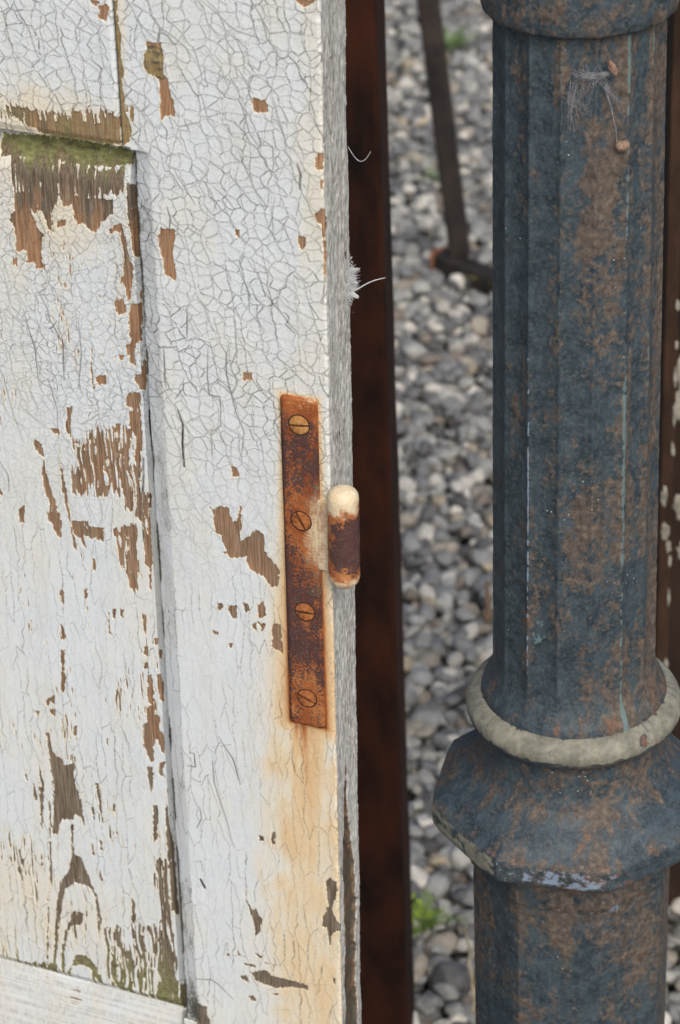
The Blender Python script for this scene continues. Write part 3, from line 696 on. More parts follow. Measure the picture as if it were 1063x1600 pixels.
for (a, b, w, q, seed, wide, keep) in ((sk*1.2, wv*.5, upz*~pz, .95, 90, 11.0, .05), (sk, wv*1.12, upz*~pz, .95, 91, 6.6, .04), (wu*.85, wv*1.2, upz*~pz, .42, 92, 3.8, .08),
                           (wu*1.2, wv*.55, upz*pz, .85, 89, 8.5, .05), (wu, wv*1.15, upz*pz, .85, 93, 4.6, .06), (wu*.85, wv*1.2, upz*pz, .45, 94, 2.9, .1),
                           (wu, wv*.17, (1 - upz)*(.35 + .65*gap_), .85, 95, 4.6, .12), (wu, wv*.34, (1 - upz)*(1 - gap_*.4), .34, 96, 3.0, .25)):
    dd, hx, cell, run, cy_ = flakes(a, b, wide, wide*.96, seed)
    gu, gv = np.gradient(dd, H)
    dd = dd/np.clip(np.hypot(gu, gv), .12, 2)              # back to true millimetres where the pattern is stretched
    st_ = np.where(hx < keep, .0, .58 + .42*hx)*(.78 + .3*run)
    lvl = np.maximum(lvl, w*q*st_*np.clip(1.3 - dd/(.20 + .16*st_*q), 0, 1))
    lift += w*((cell - .5)*(.06 if q > .6 else .03) + .075*q*np.exp(-dd/.55)*(hx > keep) - .022*q*np.clip(cy_, -5, 5)*(cell*1.6 - .2))*sstep(0, .3, dd)
sill_f = (Vf <= SILL_V) & (Uf < PAN_U)
crack[iu0:, iv0:iv0+nvF] = np.maximum(crack[iu0:, iv0:iv0+nvF], np.where(sill_f, 0, lvl))
LIFT = np.zeros(U.shape); LIFT[iu0:, iv0:iv0+nvF] = np.where(sill_f, 0, lift)
crack *= 1.08 + .42*vnoise(U, V, 22, 22, 31)

# --- colour guides
n1 = fbm(U, V, 30, 60, 41); n2 = fbm(U, V, 8, 16, 42); n3 = fbm(U, V, 3, 26, 43)
age = np.clip(.12 + .3*n2 + .75*sstep(-190, -290, V) + .8*sstep(66, 92, V + 8*n3)*in_panel + .38*sstep(40, -40, V) + .3*in_sill, 0, 1)
age = np.clip(age + .5*sstep(.1, .5, n3)*in_panel*sstep(40, 60, V), 0, 1)
knot = np.hypot((U + 77.1)/7.5, (V - 153.8)/8.0)
age = np.where(in_rail & (V < 135), np.clip(.55 + .5*n3, 0, 1), age)
moss = in_panel*np.clip(sstep(92, 106, V + 5*n3 + 3*n2)*1.1 + .75*sstep(-345, -388, V + 14*n3), 0, 1)
moss = np.maximum(moss, in_rail*sstep(134, 118, V)*(.28 + .25*n2))
moss = np.maximum(moss, .55*sstep(1.05, .8, knot))
moss = np.maximum(moss, .5*in_stile*sstep(-75, -88, U)*sstep(100, 120, V))
hd = np.maximum(np.maximum(-23.2 - U, U + 4.8), np.maximum(V - 4.4, -176 - V))
hdr = np.hypot(np.maximum(np.maximum(-23.2 - U, U + 4.8), 0), np.maximum(np.maximum(V - 4.4, -176 - V), 0))
lowh = sstep(20, -176, V)
stain = (.2 + .52*lowh)*np.exp(-hdr/(3.2 + 6.0*lowh)) + .25*np.exp(-hdr/1.3)
dn_ = np.clip(-176 - V, 0, 400)
streak = np.exp(-((U + 15 + 2*n3)/11.5)**2)
stain = np.maximum(stain, (dn_ > 0)*streak*((.34 + .2*n3)*np.exp(-dn_/24) + .46*np.exp(-(dn_/200)**2) + .05*n2))
stain = np.maximum(stain, sstep(-140, -215, V)*sstep(-52, -26, U + 5*n2)*(.33 + .07*n2))
stain = np.maximum(stain, (dn_ > 0)*.66*np.exp(-((U + 20)/3.6)**2)*np.exp(-dn_/20))
stain = np.maximum(stain, .62*np.exp(-((U + 24.5)/1.9)**2)*sstep(-60, -150, V)*sstep(-186, -176, V))
stain = np.clip(stain + .05*n3*(stain > .1), 0, 1)*in_stile
cream = .1 + .3*n1 + .38*sstep(-16, -4, U + 3*n2)*sstep(-40, 60, V) + .7*in_rail*sstep(150, 122, V + 6*n2) \
    + .4*in_panel*sstep(30, 75, V + 10*n2) + .35*np.exp(-((U + 62)/14)**2 - ((V - 78)/18)**2) + .25*sstep(-270, -340, V) + .14*in_sill*(n2 + .6) \
    + .5*in_stile*sstep(-86, -93, U)*(V > 100)
cream = np.clip(cream, 0, 1)
bev = in_stile*sstep(BEV_U + 3, BEV_U - 2, U)*(V < RAIL_V)*(V > SILL_V)
dirt = .26*in_sill*(.5 + vnoise(U, V, 20, 1.0, 25)) + bev*(.12 + .3*n2 + .2*sstep(-200, -350, V)) + in_panel*.42*np.exp(-((U - PAN_U)/2.2)**2)*(.6 + .6*n2) \
    + .55*np.exp(-((U + 89)/4.0)**2 - ((V - 88)/22)**2)*(.7 + .6*n2) + .3*in_panel*sstep(-365, -389, V)*(.4 + n2) + .05*n1 \
    + .3*in_stile*np.exp(-((U + 84)/9)**2)*sstep(-330, -390, V)
dirt = np.maximum(dirt, .9*np.exp(-((U + 94.9)/.5)**2)*(V > RAIL_V))
dirt = dirt + (.44 + .35*n2)*np.exp(-((U + 90.9)/.9)**2)*(V < RAIL_V)*(V > SILL_V)
dirt = np.maximum(dirt, sstep(1.1, .95, knot)*sstep(-.05, .15, bare)*(.12 + .26 + .3*np.clip(vnoise(U, V, 2.2, 1.4, 44), -.5, 1) + .3*sstep(.75, 1, knot)))
isb = sstep(-.05, .05, bare)
split_w = np.where(isb > .5, 1, 1)
crack = crack*np.where(in_panel & (V > 55), 1 - .25*isb, 1 - isb) + isb*np.clip(grain - .85, 0, 1)*.6

# --- relief
Wd = np.zeros(U.shape)
pan_w = -5 - 5.5*sstep(90, 111, V) - 3*sstep(-383, -389, V)
Wd = np.where(in_panel, pan_w, Wd)
stop = sstep(RAIL_V + .3, RAIL_V - 1.5, V)*sstep(SILL_V - .5, SILL_V + 2, V)
Wd = np.where(in_stile, stop*(-3.7*np.clip((BEV_U - U)/9, 0, 1)**1.15), Wd)
Wd = np.where(in_stile & (U < -91.1) & (V < RAIL_V) & (V > SILL_V), -11, Wd)
Wd = np.where(in_sill, -7.0 + 9.0*np.clip((SILL_V - V)/70, 0, 1)**.85, Wd)
Wd = np.where(in_rail, -1.2*sstep(116, RAIL_V, V) - .8*sstep(-98, JOINT_U, U), Wd)
Wd = Wd + .46*(1 - isb) - .10*isb*np.clip(grain, -.6, 1) - .07*np.clip(crack, 0, 1.5)*(1 - isb) + LIFT*(1 - isb) + .10*n2 + .16*n1
curl = vnoise(U, V, 5, 7, 55)
Wd = Wd + .22*(1 - isb)*np.clip(curl, 0, 1)*sstep(.1, .6, crack) 
Wd = Wd + .7*np.clip(1 - knot, 0, 1)

ATT = dict(bare=bare, age=age, moss=moss, stain=stain, cream=cream, dirt=dirt, crack=crack, edge=np.clip(bev*(.14 + .4*n2)*sstep(-260, -60, V) + .06*bev + in_sill*(.34 + .3*vnoise(U, V, 26, 1.1, 26)), 0, .8))
M_DOOR = mat_door()

DO = Vector((-0.00300121, 1.05223528, 0.87128875))
DR = Matrix(((0.91723975, 0.02089573, -0.39778714), (-0.39774733, -0.00620692, -0.917474), (-0.02164032, 0.99976239, 0.00261799)))
BASE = Vector((-.21, -.871, -.014))            # the door's base, in door coordinates (m)
door = thing('old_door', 'old wooden door with crackled, peeling white paint, mossy panel edge and rusty hinge', 'door')
door['kind'] = 'thing'
door.matrix_world = Matrix.Translation(DO + DR @ BASE) @ DR.to_4x4()
OFF = -BASE

def sheet(name, cols_u, cols_w, rows_v, att, extra_boxes=()):
    """cols: (nc, nr) arrays of u and w (mm), rows_v (nc, nr)"""
    nc, nr = cols_u.shape
    vts = np.stack([cols_u, rows_v, cols_w], -1).reshape(-1, 3)/1000
    idx = np.arange(nc*nr).reshape(nc, nr)
    f = np.stack([idx[:-1, :-1], idx[1:, :-1], idx[1:, 1:], idx[:-1, 1:]], -1).reshape(-1, 4)
    allv = [vts]; allf = [f]; n = len(vts); A = {k: [a.ravel()] for k, a in att.items()}
    for lo, hi in extra_boxes:
        b = MB(); b.box(np.array(lo)/1000, np.array(hi)/1000)
        v8 = b.v[0]; allv.append(v8); allf.append(b.f4[0] + n) if len(b.f4) == 1 else allf.extend([q + n for q in b.f4]); n += len(v8)
        for k in A: A[k].append(np.full(len(v8), .3 if k in ('age', 'cream') else 0.0))
    return mesh(name, np.concatenate(allv), np.concatenate(allf), M_DOOR, door, OFF, {k: np.concatenate(a) for k, a in A.items()})

def sub(a, i, j): return a[i][:, j]
# stile: front, arris, edge face and back in one skin
ci = us >= JOINT_U + .3
fu = U[ci]; fw = Wd[ci].copy(); fv = V[ci]
arr = np.clip(1.6 + .9*vnoise(fu*0, fv, 1, 5, 61) + .5*vnoise(fu*0, fv, 1, 1.3, 62), .4, 4)
dx = np.clip(fu + arr, 0, None); fw = fw - (arr - np.sqrt(np.clip(arr**2 - dx**2, 0, None)))*.8
ws = np.concatenate([np.arange(-1.2, -28.6, -H), [-28.6]])
Wg, Vg = np.meshgrid(ws, vs, indexing='ij')
e1 = fbm(Wg, Vg, 5, 30, 71); e2 = fbm(Wg, Vg, 1.6, 5, 72); e3 = fbm(Wg, Vg, 10, 60, 73)
# the split that opens low on the edge face
cx = -12.5 - 1.5*sstep(-230, -300, Vg) + 1.3*vnoise(Wg*0, Vg, 1, 18, 74)
hw = (.8 + 7.2*sstep(-200, -285, Vg) + 1.0*vnoise(Wg*0, Vg, 1, 7, 75) + 1.0*e2)*sstep(-195, -215, Vg)
inside = np.clip((hw - np.abs(Wg - cx))/1.0, 0, 1)
ebare = np.where(inside > 0, inside*1.6 - .4, -1.2)
ebare = np.maximum(ebare, e2*.9 - 1.05 + .5*e1)
eu = .25*e1 + .2*e2 - 2.6*np.clip(inside, 0, 1)*sstep(-200, -250, Vg) + .35*e3 - .2 - 1.0*np.clip((-27.0 - Wg)/1.6, 0, 1)**2
eu = eu + .5*np.clip(fbm(Wg, Vg, .9, .9, 76) - .45, 0, 1)
eage = np.clip(.8 + .3*e2 - .35*inside, 0, 1)
edirt = np.clip(.06 + .42*e2 + .15*e1 + .5*inside*sstep(-215, -260, Vg), -.2, 1.0)
ecream = np.clip(.2 + .4*e3, 0, 1)
eA = dict(bare=ebare, age=eage, moss=np.clip(.25*e3 - .05, 0, 1), stain=np.clip(.28*np.exp(-((Vg + 85)/50)**2)*sstep(-9, -2, Wg), 0, 1), cream=ecream,
          dirt=edirt, crack=np.clip(np.clip(fbm(Wg, Vg, .9, 22, 77) - .55, 0, 1)*1.2 + inside*(1.15 + .6*e2), 0, 1.4), edge=np.clip(.95 + .2*e1 - .6*sstep(-2.2, -.4, Wg + 1.2*e2), 0, 1))
back_u = np.stack([np.full(len(vs), q) for q in (-40., -95., -95.)]); back_w = np.stack([np.full(len(vs), q) for q in (-28.6, -28.6, -12.)])
bA = {k: np.full(back_u.shape, .2 if k in ('age', 'cream') else 0.) for k in ATT}
# order: back -> left side -> front -> edge -> back
su = np.concatenate([back_u[2:3], fu, eu, back_u[0:2]]); sw = np.concatenate([back_w[2:3], fw, Wg, back_w[0:2]])
sv = np.concatenate([V[:1], fv, Vg, V[:2]])
sA = {k: np.concatenate([bA[k][2:3], ATT[k][ci], eA[k], bA[k][0:2]]) for k in ATT}
sheet('stile', su, sw, sv, sA)
# rail at the top, with its underside
ri = us < JOINT_U - .5; rj = vs >= RAIL_V
def with_row(i, j, front, w_wall):
    """skin of a board with a wall row added on one long side and on the stile side"""
    u = sub(U, i, j); w = sub(Wd, i, j); v = sub(V, i, j); A = {k: sub(a, i, j) for k, a in ATT.items()}
    p = np.s_[:, :1] if front == 'bottom' else np.s_[:, -1:]
    cat = (lambda a, b: np.concatenate([b, a], 1)) if front == 'bottom' else (lambda a, b: np.concatenate([a, b], 1))
    u = cat(u, u[p]); v = cat(v, v[p]); w = cat(w, np.full_like(w[p], w_wall)); A = {k: cat(a, a[p]) for k, a in A.items()}
    u = np.concatenate([u, u[-1:]]); v = np.concatenate([v, v[-1:]]); w = np.concatenate([w, np.full_like(w[-1:], w_wall)])
    A = {k: np.concatenate([a, a[-1:]]) for k, a in A.items()}
    return u, w, v, A
u_, w_, v_, A_ = with_row(ri, rj, 'bottom', -13)
sheet('rail', u_, w_, v_, A_, [((-419.5, 112.5, -27.5), (-60, 239.5, -8))])
pi_ = us < PAN_U - .4; pj = (vs < RAIL_V + .6) & (vs > SILL_V)
u_, w_, v_, A_ = with_row(pi_, pj, 'top', -13)
sheet('panel', u_, w_, v_, A_, [((-419, -388, -20), (-70, 111, -12.5))])
si = us < PAN_U - .2; sj = vs <= SILL_V
u_, w_, v_, A_ = with_row(si, sj, 'top', -14)
sheet('lower_rail', u_, w_, v_, A_, [((-419.5, -870, -27.5), (-60, -390, -9))])

# --- hinge: plate, tab, barrel, screws
def rounded_outline(x0, x1, y0, y1, r, n=5):
    o = []
    for cx, cy, a0 in ((x1-r, y0+r, -90), (x1-r, y1-r, 0), (x0+r, y1-r, 90), (x0+r, y0+r, 180)):
        for k in range(n + 1):
            a = R_(a0 + 90*k/n); o.append((cx + r*math.cos(a), cy + r*math.sin(a)))
    return o
def plate_mesh(outline, w0, w1, chamf):
    bm = bmesh.new()
    vb = [bm.verts.new((x/1000, y/1000, w0/1000)) for x, y in outline]
    f = bm.faces.new(vb)
    r = bmesh.ops.extrude_face_region(bm, geom=[f])
    top = [e for e in r['geom'] if isinstance(e, bmesh.types.BMVert)]
    for v in top: v.co.z = w1/1000
    bm.normal_update()
    tf = [e for e in r['geom'] if isinstance(e, bmesh.types.BMFace)][0]
    bmesh.ops.bevel(bm, geom=list(tf.edges), offset=chamf/1000, segments=2, affect='EDGES')
    bmesh.ops.recalc_face_normals(bm, faces=bm.faces)
    return bm
M_PLATE = mat_rust_plate()
ol = rounded_outline(-23.0, -5.0, -176, 4.2, 2.2)
bm = plate_mesh(ol, -.6, 2.3, .7)
bmesh.ops.triangulate(bm, faces=bm.faces)
for _ in range(4):
    e = [x for x in bm.edges if x.calc_length() > .0022]
    if e: bmesh.ops.subdivide_edges(bm, edges=e, cuts=1); bmesh.ops.triangulate(bm, faces=[f for f in bm.faces if len(f.verts) > 3])
me = bpy.data.meshes.new('hinge'); bm.to_mesh(me); bm.free()
hinge = bpy.data.objects.new('hinge', me); COL.objects.link(hinge)
hinge.parent = door; hinge.location = OFF
co = np.zeros(len(me.vertices)*3); me.vertices.foreach_get('co', co); co = co.reshape(-1, 3)*1000
x, y = co[:, 0], co[:, 1]
h1 = fbm(x, y, 9, 9, 81); h2 = fbm(x, y, 2.2, 2.2, 82)
co[:, 2] += np.where(co[:, 2] > 1.2, .18*h1 + .12*h2, 0)
me.vertices.foreach_set('co', (co/1000).ravel().astype(np.float32))
pale = .95*np.exp(-((y + 66)/19)**2)*sstep(-17, -5, x) + .3*sstep(2.2, 3.8, y)*sstep(-20, -8, x)
dark = .2 + .45*h1 + .3*h2 + .55*np.exp(-((y + 25)/16)**2) + .5*np.exp(-((y + 95)/22)**2) + .5*np.exp(-((y + 130)/12)**2) + .3*sstep(-18, -23, x) - .9*sstep(-10, 3, y) - .7*np.exp(-((y + 66)/10)**2)*sstep(-19, -10, x)
for k, a in (('pale', pale), ('dark', dark)):
    at = me.attributes.new(k, 'FLOAT', 'POINT'); at.data.foreach_set('value', a.astype(np.float32))
me.polygons.foreach_set('use_smooth', np.ones(len(me.polygons), bool))
me.materials.append(M_PLATE)

# barrel: a capsule with slightly flattened ends
BU, BW, BR, V0, V1 = 8.0, 4.6, 7.3, -88.6, -36.4
prof = []
for t in np.linspace(0, 1, 13): a = math.pi/2*t; prof.append((BR*math.sin(a)**.75, V0 + 5.5*(1 - math.cos(a))))
for t in np.linspace(.06, .94, 34): prof.append((BR, V0 + 5.5 + (V1 - V0 - 11)*t))
for t in np.linspace(0, 1, 13)[::1]: a = math.pi/2*(1 - t); prof.append((BR*math.sin(a)**.75, V1 - 5.5*(1 - math.cos(a))))
k = 56; vv = []; ps = []
for r, yv in prof:
    th = np.linspace(0, 2*np.pi, k, endpoint=False)
    vv.append(np.c_[BU + r*np.cos(th), np.full(k, yv), BW + r*np.sin(th)])
vv = np.concatenate(vv); m_ = len(prof)
idx = np.arange(m_*k).reshape(m_, k)
ff = np.stack([idx[:-1], np.roll(idx, -1, 1)[:-1], np.roll(idx, -1, 1)[1:], idx[1:]], -1).reshape(-1, 4)[:, ::-1]
th = np.arctan2(vv[:, 2] - BW, vv[:, 0] - BU)
q1 = fbm(th*BR, vv[:, 1], 5, 5, 83); q2 = fbm(th*BR, vv[:, 1], 1.6, 1.6, 84)
rr = 1 + (.018*q1 + .015*q2)
vv[:, 0] = BU + (vv[:, 0] - BU)*rr; vv[:, 2] = BW + (vv[:, 2] - BW)*rr
yy = vv[:, 1]
bp = 1.1*sstep(-51, -41, yy + 3.5*q1 + 2*q2) + .62*sstep(-80, -84, yy + 1.5*q1) + .2*np.exp(-((yy + 62)/20)**2)*sstep(-.2, -.9, np.cos(th))
bd = -.4 + 1.7*sstep(-84, -72, yy + 4*q1 + 2*q2)*sstep(-43, -57, yy + 4*q1 + 2*q2)*sstep(-1.0, -.1, np.cos(th) + .4*q1)
mesh('barrel', vv/1000, ff, M_PLATE, hinge, None, {'pale': bp, 'dark': bd})
# tab that joins plate and barrel
b = MB()
n_ = 14
for i in range(n_):
    pass
tab = plate_mesh(rounded_outline(-6.0, 6.0, -84.5, -47.2, 1.2), -.5, 2.9, .6)
bmesh.ops.triangulate(tab, faces=tab.faces)
me = bpy.data.meshes.new('tab'); tab.to_mesh(me); tab.free()
tabo = bpy.data.objects.new('tab', me); COL.objects.link(tabo); tabo.parent = hinge
for k_, val in (('pale', .66), ('dark', -.5)):
    at = me.attributes.new(k_, 'FLOAT', 'POINT'); at.data.foreach_set('value', np.full(len(me.vertices), val, np.float32))
me.materials.append(M_PLATE)

M_SCREW = mat_screw('tan_rusted_screw', (128, 84, 46), (178, 128, 72), (200, 154, 98)); M_SCREW2 = mat_screw('rusted_in_screw', (92, 54, 36), (158, 96, 52), (186, 126, 76))
def screw(u, v, ang, mat):
    """slotted, slightly domed countersunk head"""
    R0, n = 4.75, 40
    m = MB(); rings = []
    for r, h in ((R0, -.8), (R0, .25), (R0*.93, .55), (R0*.7, .72), (R0*.35, .82)):
        th = np.linspace(0, 2*np.pi, n, endpoint=False)
        rings.append(np.c_[r*np.cos(th), r*np.sin(th), np.full(n, h)]/1000)
    m.rings(rings)
    o = m.build('screw', mat, hinge, None, True)
    o.data.materials.append(M_GRIME)
    bm = bmesh.new(); bm.from_mesh(o.data); bmesh.ops.remove_doubles(bm, verts=bm.verts, dist=1e-7)
    for s_ in (-1, 1):                                     # cut the slot
        bmesh.ops.bisect_plane(bm, geom=bm.verts[:] + bm.edges[:] + bm.faces[:], plane_co=(0, s_*.00045, 0), plane_no=(0, 1, 0))
    dele = [f for f in bm.faces if abs(f.calc_center_median().y) < .00044 and f.calc_center_median().z > -.0002]
    bmesh.ops.delete(bm, geom=dele, context='FACES')
    q = [bm.verts.new(p) for p in ((-.0046, -.00047, .00005), (.0046, -.00047, .00005), (.0046, .00047, .00005), (-.0046, .00047, .00005))]
    bm.faces.new(q).material_index = 1                     # grime in the slot and round the head
    th = np.linspace(0, 2*np.pi, n, endpoint=False)
    a = [bm.verts.new((.00472*math.cos(t), .00472*math.sin(t), .0002)) for t in th]; b = [bm.verts.new((.0053*math.cos(t), .0053*math.sin(t), .00012)) for t in th]
    for i in range(n): bm.faces.new((a[i], b[i], b[(i+1) % n], a[(i+1) % n])).material_index = 1
    bm.to_mesh(o.data); bm.free()
    o.data.shade_flat()
    o.location = (u/1000, v/1000, .0023); o.rotation_euler = (0, 0, R_(ang))
    return o
M_GRIME = mat_plain('screw_slot_grime', lin(36, 24, 18), lin(62, 42, 32), 900)
for u, v, a, mt in ((-13.6, -9.3, 7, M_SCREW), (-13.9, -60, -62, M_SCREW2), (-13.3, -109.8, 2, M_SCREW2), (-13.5, -159.4, -22, M_SCREW2)):
    screw(u, v, a, mt)

# ------------------------------------------------------------------ cast iron column
AX = Vector((.1145, 1.1203, 0))
VIEW = math.atan2(-AX.y, -AX.x)                 # heading from the axis towards where the photographer stands
M_IRON = mat_iron()
column = thing('cast_iron_column', 'weathered dark blue and rust brown cast iron column with cream ring and octagonal flange', 'column', AX)
column['kind'] = 'thing'

def octagon(a, R):
    m = np.mod(a - R_(8.4), math.pi/4) - math.pi/8
    return R*math.cos(math.pi/8)/np.cos(m)*(1 - .018*np.exp(-((np.abs(m) - math.pi/8)/.085)**2))
def flutes(a, r):
    m = np.mod(a - R_(5.45), math.pi/8) - math.pi/16       # facets meeting in raised arrises
    fac = r*math.cos(math.pi/16)/np.cos(m)
    return fac - .0007*np.cos(m*8)**2 + .00055*np.exp(-((np.abs(m) - math.pi/16)/.035)**2)

def broad(a, Z, seed):
    return fbm(a*.75, Z*1000, 24, 46, seed, 3)
def angdeg(a):
    return np.degrees(np.mod(a - VIEW + np.pi, 2*np.pi) - np.pi)
def gauss(x, c, s): return np.exp(-((x - c)/s)**2)

def lathe(name, prof, shape, paint, nth=560, rough=.00018, seed=1):
    z = np.array([p[1] for p in prof]); r = np.array([p[0] for p in prof])
    th = np.linspace(0, 2*np.pi, nth, endpoint=False)
    R, T = np.meshgrid(r, th, indexing='ij'); Z = np.repeat(z[:, None], nth, 1)
    rad = shape(T, R, Z)
    ang = angdeg(T); S = ang*.75                           # arc length in mm
    zz = Z*1000 + R*300
    b1 = fbm(S, zz, 7, 9, seed*7 + 1); b2 = fbm(S, zz, 2.2, 2.6, seed*7 + 2, 3); b3 = fbm(S, zz, 10, 60, seed*7 + 3)
    rad = rad + rough*(b2 + .6*b1)
    X = np.stack([rad*np.cos(T), rad*np.sin(T), Z], -1).reshape(-1, 3)
    n = len(z); idx = np.arange(n*nth).reshape(n, nth)
    f = np.stack([idx[:-1], np.roll(idx, -1, 1)[:-1], np.roll(idx, -1, 1)[1:], idx[1:]], -1).reshape(-1, 4)
    if z[0] > z[-1]: f = f[:, ::-1]
    A = paint(ang, Z, b1, b2, b3, R)
    for k in ('rust', 'orange', 'teal', 'pale', 'blue'): A.setdefault(k, np.zeros(Z.shape))
    caps = []
    for ring, rev in ((idx[0], z[0] < z[-1]), (idx[-1], z[0] > z[-1])):
        caps.append(ring[::-1][None] if rev else ring[None])
    o = mesh(name, X, [f] + caps, M_IRON, column, None, {k: np.broadcast_to(a, Z.shape) for k, a in A.items()})
    return o

def dense(pts, step=.0009):
    out = [pts[0]]
    for (r0, z0), (r1, z1) in zip(pts, pts[1:]):
        k = max(1, int(math.hypot(r1 - r0, z1 - z0)/step))
        out += [(r0 + (r1-r0)*t/k, z0 + (z1-z0)*t/k) for t in range(1, k + 1)]
    return out

# shaft
sp = [(.0472, .667), (.0462, .6715)]
for t in np.linspace(0, 1, 12): sp.append((.0458 - .0052*math.sin(t*math.pi/2)**.8, .6725 + .019*t))
sp += [(.0406, .70), (.0401, .77), (.0393, .88), (.0382, 1.02), (.0381, 1.04)]
def shaft_shape(T, R, Z):
    k = sstep(.676, .694, Z)
    return flutes(T, R)*k + R*(1 - k)
def shaft_paint(a, Z, b1, b2, b3, R):
    right = sstep(-15, 45, a); low = sstep(.80, .68, Z); top = sstep(.985, 1.02, Z)
    rust = .33 + .17*broad(a, Z, 61) - .25*gauss(a, 44, 9)*(b1 + .5) + .22*right*np.where(a > 80, .5, 1) + .26*b1 + .28*b2 + .34*b3 - .45*gauss(a, -70, 16) - .28*gauss(a, 47, 5)*(b3 > -.2) - .2*gauss(a, -46, 8)*low - .22*gauss(a, -22, 6) + .2*top
    orange = -.05 + .42*low*(b1 + .35) + .35*gauss(a, -33, 2.5)*(b3 + .25) + .22*gauss(a, 12, 3)*(b3 + .2) + .12*b1 + .3*gauss(Z, .672, .006)*right + .22*gauss(a, -10, 3)*low
    teal = .95*gauss(a, 34.2, 1.9)*(.6 + .8*b3 + .45*b2) + .5*gauss(a, -11.5, 1.3)*(.5 + b3) + .5*gauss(a, 56, 1.6)*(.4 + b3) + .6*gauss(a, -26, 6)*gauss(Z, .725, .012)*(.9 + b2) + .16*b2 + .22*broad(a, Z, 64) + .1*top
    blue = .8*gauss(a, -33.5, .9)*sstep(.25, .55, b3 + .5*b2 + .25*gauss(Z, .8, .05)) + .1*b2
    return dict(rust=rust, orange=orange, teal=teal, blue=blue)
lathe('shaft', dense(sp, .0011), shaft_shape, shaft_paint, 640, .00016, 1)
# collar above and the shaft going on up out of the picture
cp = [(.0375, 1.0305), (.0405, 1.0300), (.0425, 1.0312), (.0434, 1.0345), (.0437, 1.040), (.0437, 1.075), (.0425, 1.079), (.0395, 1.081)]
def collar_paint(a, Z, b1, b2, b3, R):
    return dict(rust=.46 + .2*b1 + .25*b2 + .1*b3, orange=-.05 + .2*b1, teal=.1*b2 + .2*gauss(Z, 1.031, .002)*(b1 + .6), pale=.5*gauss(Z, 1.0312, .0014)*(b2 + .2))
lathe('collar', dense(cp), lambda T, R, Z: R + .0003*np.cos(T*16 - R_(5.45)*16), collar_paint, 560, .0002, 2)
up_ = [(.0381, 1.0805), (.0372, 1.35), (.042, 1.354), (.047, 1.366), (.042, 1.378), (.040, 1.382), (.050, 1.395), (.050, 1.41), (.03, 1.42)]
lathe('upper_shaft', dense(up_, .004), lambda T, R, Z: np.where(Z < 1.35, flutes(T, R), R), collar_paint, 240, .0002, 3)
# ring
rp = []
for t in np.linspace(-math.pi*.62, math.pi*.66, 60): rp.append((.0438 + .0109*math.cos(t), .6598 + .0092*math.sin(t)))
def ring_paint(a, Z, b1, b2, b3, R):
    t = np.degrees(np.arctan2((Z - .6598)/.0092, (R - .0438)/.0109))       # 0 = outermost, + up
    band = sstep(-20, -4, t + 7*b1 + 4*b2)*sstep(84, 70, t + 7*b2 + 6*b1)
    for c, s, k in ((11.5, 3.2, -8), (25, 3.0, -6), (45, 7, -4)):
        band = band*(1 - sstep(.25, .5, gauss(a, c, s)*gauss(t, k - 16, 16) + .1*b2))
    band = band*(1 - .9*sstep(.3, .6, gauss(a, 41, 3.2)*gauss(t, 25, 18)*(1.2 + b2)))
    pale = band*(.82 + .25*b1 + .2*b2) - .42*sstep(.35, .85, b1 + .5*b2)
    return dict(pale=pale, rust=.45 + .3*b1, orange=.15 + .2*b1 + .7*gauss(a, 41, 4)*gauss(t, 25, 25), blue=.45*gauss(a, 50, 8)*gauss(t, 50, 22)*(.8 + b2), teal=.1*b2)
lathe('ring', rp, lambda T, R, Z: R, ring_paint, 720, .0001, 4)
# flange: round neck flowing out to an octagonal plate
fp = [(.0445, .6555), (.0462, .652), (.0455, .646), (.0455, .638), (.0465, .6310), (.0492, .6250), (.0545, .6198), (.0610, .6155), (.0675, .6115), (.0722, .6084), (.0748, .6062), (.0757, .6048), (.0760, .6030), (.0760, .5955), (.0753, .5930), (.0735, .5912), (.064, .586), (.057, .583), (.050, .582)]
def flange_shape(T, R, Z):
    k = sstep(.060, .0725, R)*(Z < .65); k = np.where((Z < .5925) & (R < .0745), 1, k)     # round shoulder, octagonal lip
    return np.minimum(R, .0705)*(1 - k) + octagon(T, R)*k
def flange_paint(a, Z, b1, b2, b3, R):
    side = sstep(.6062, .6036, Z + .0016*b1 + .0010*b2)*sstep(.5925, .594, Z)
    fr = gauss(a, -7, 23)**.5*sstep(-33, -30, a)*sstep(19.5, 16.5, a)
    lf = sstep(-79, -75, a)*sstep(-30, -33, a)
    rust = .34 + .3*broad(a, Z*1.5, 63) + .28*b1 + .3*b2 + .2*gauss(R, .0745, .002) + .15*sstep(0, 40, a)*(1 - side) + .2*gauss(R, .05, .004) - .35*side*sstep(17, 20, a) + .2*sstep(.586, .582, Z)
    orange = .05 + .34*b1 + .15*b2 + .25*gauss(R, .0745, .0022)*(b2 + .75) + .3*gauss(a, 0, 30)*gauss(R, .060, .007)*(b1 + .4) + .5*side*fr*sstep(-.1, .5, b1)
    pale = side*lf*(.72 + .4*b1 + .35*b2) - .3*side*lf*gauss(a, -40, 8)*b1
    blue = side*fr*(.46 + .5*b1 + .4*b2) + .13*b2 + .22*gauss(a, 35, 18)*sstep(.066, .05, R) + .2*gauss(a, -55, 10)*gauss(R, .055, .004)
    return dict(rust=rust, orange=orange, pale=pale, blue=blue, teal=.1*b2)
lathe('flange', dense(fp, .0008), flange_shape, flange_paint, 720, .00012, 5)
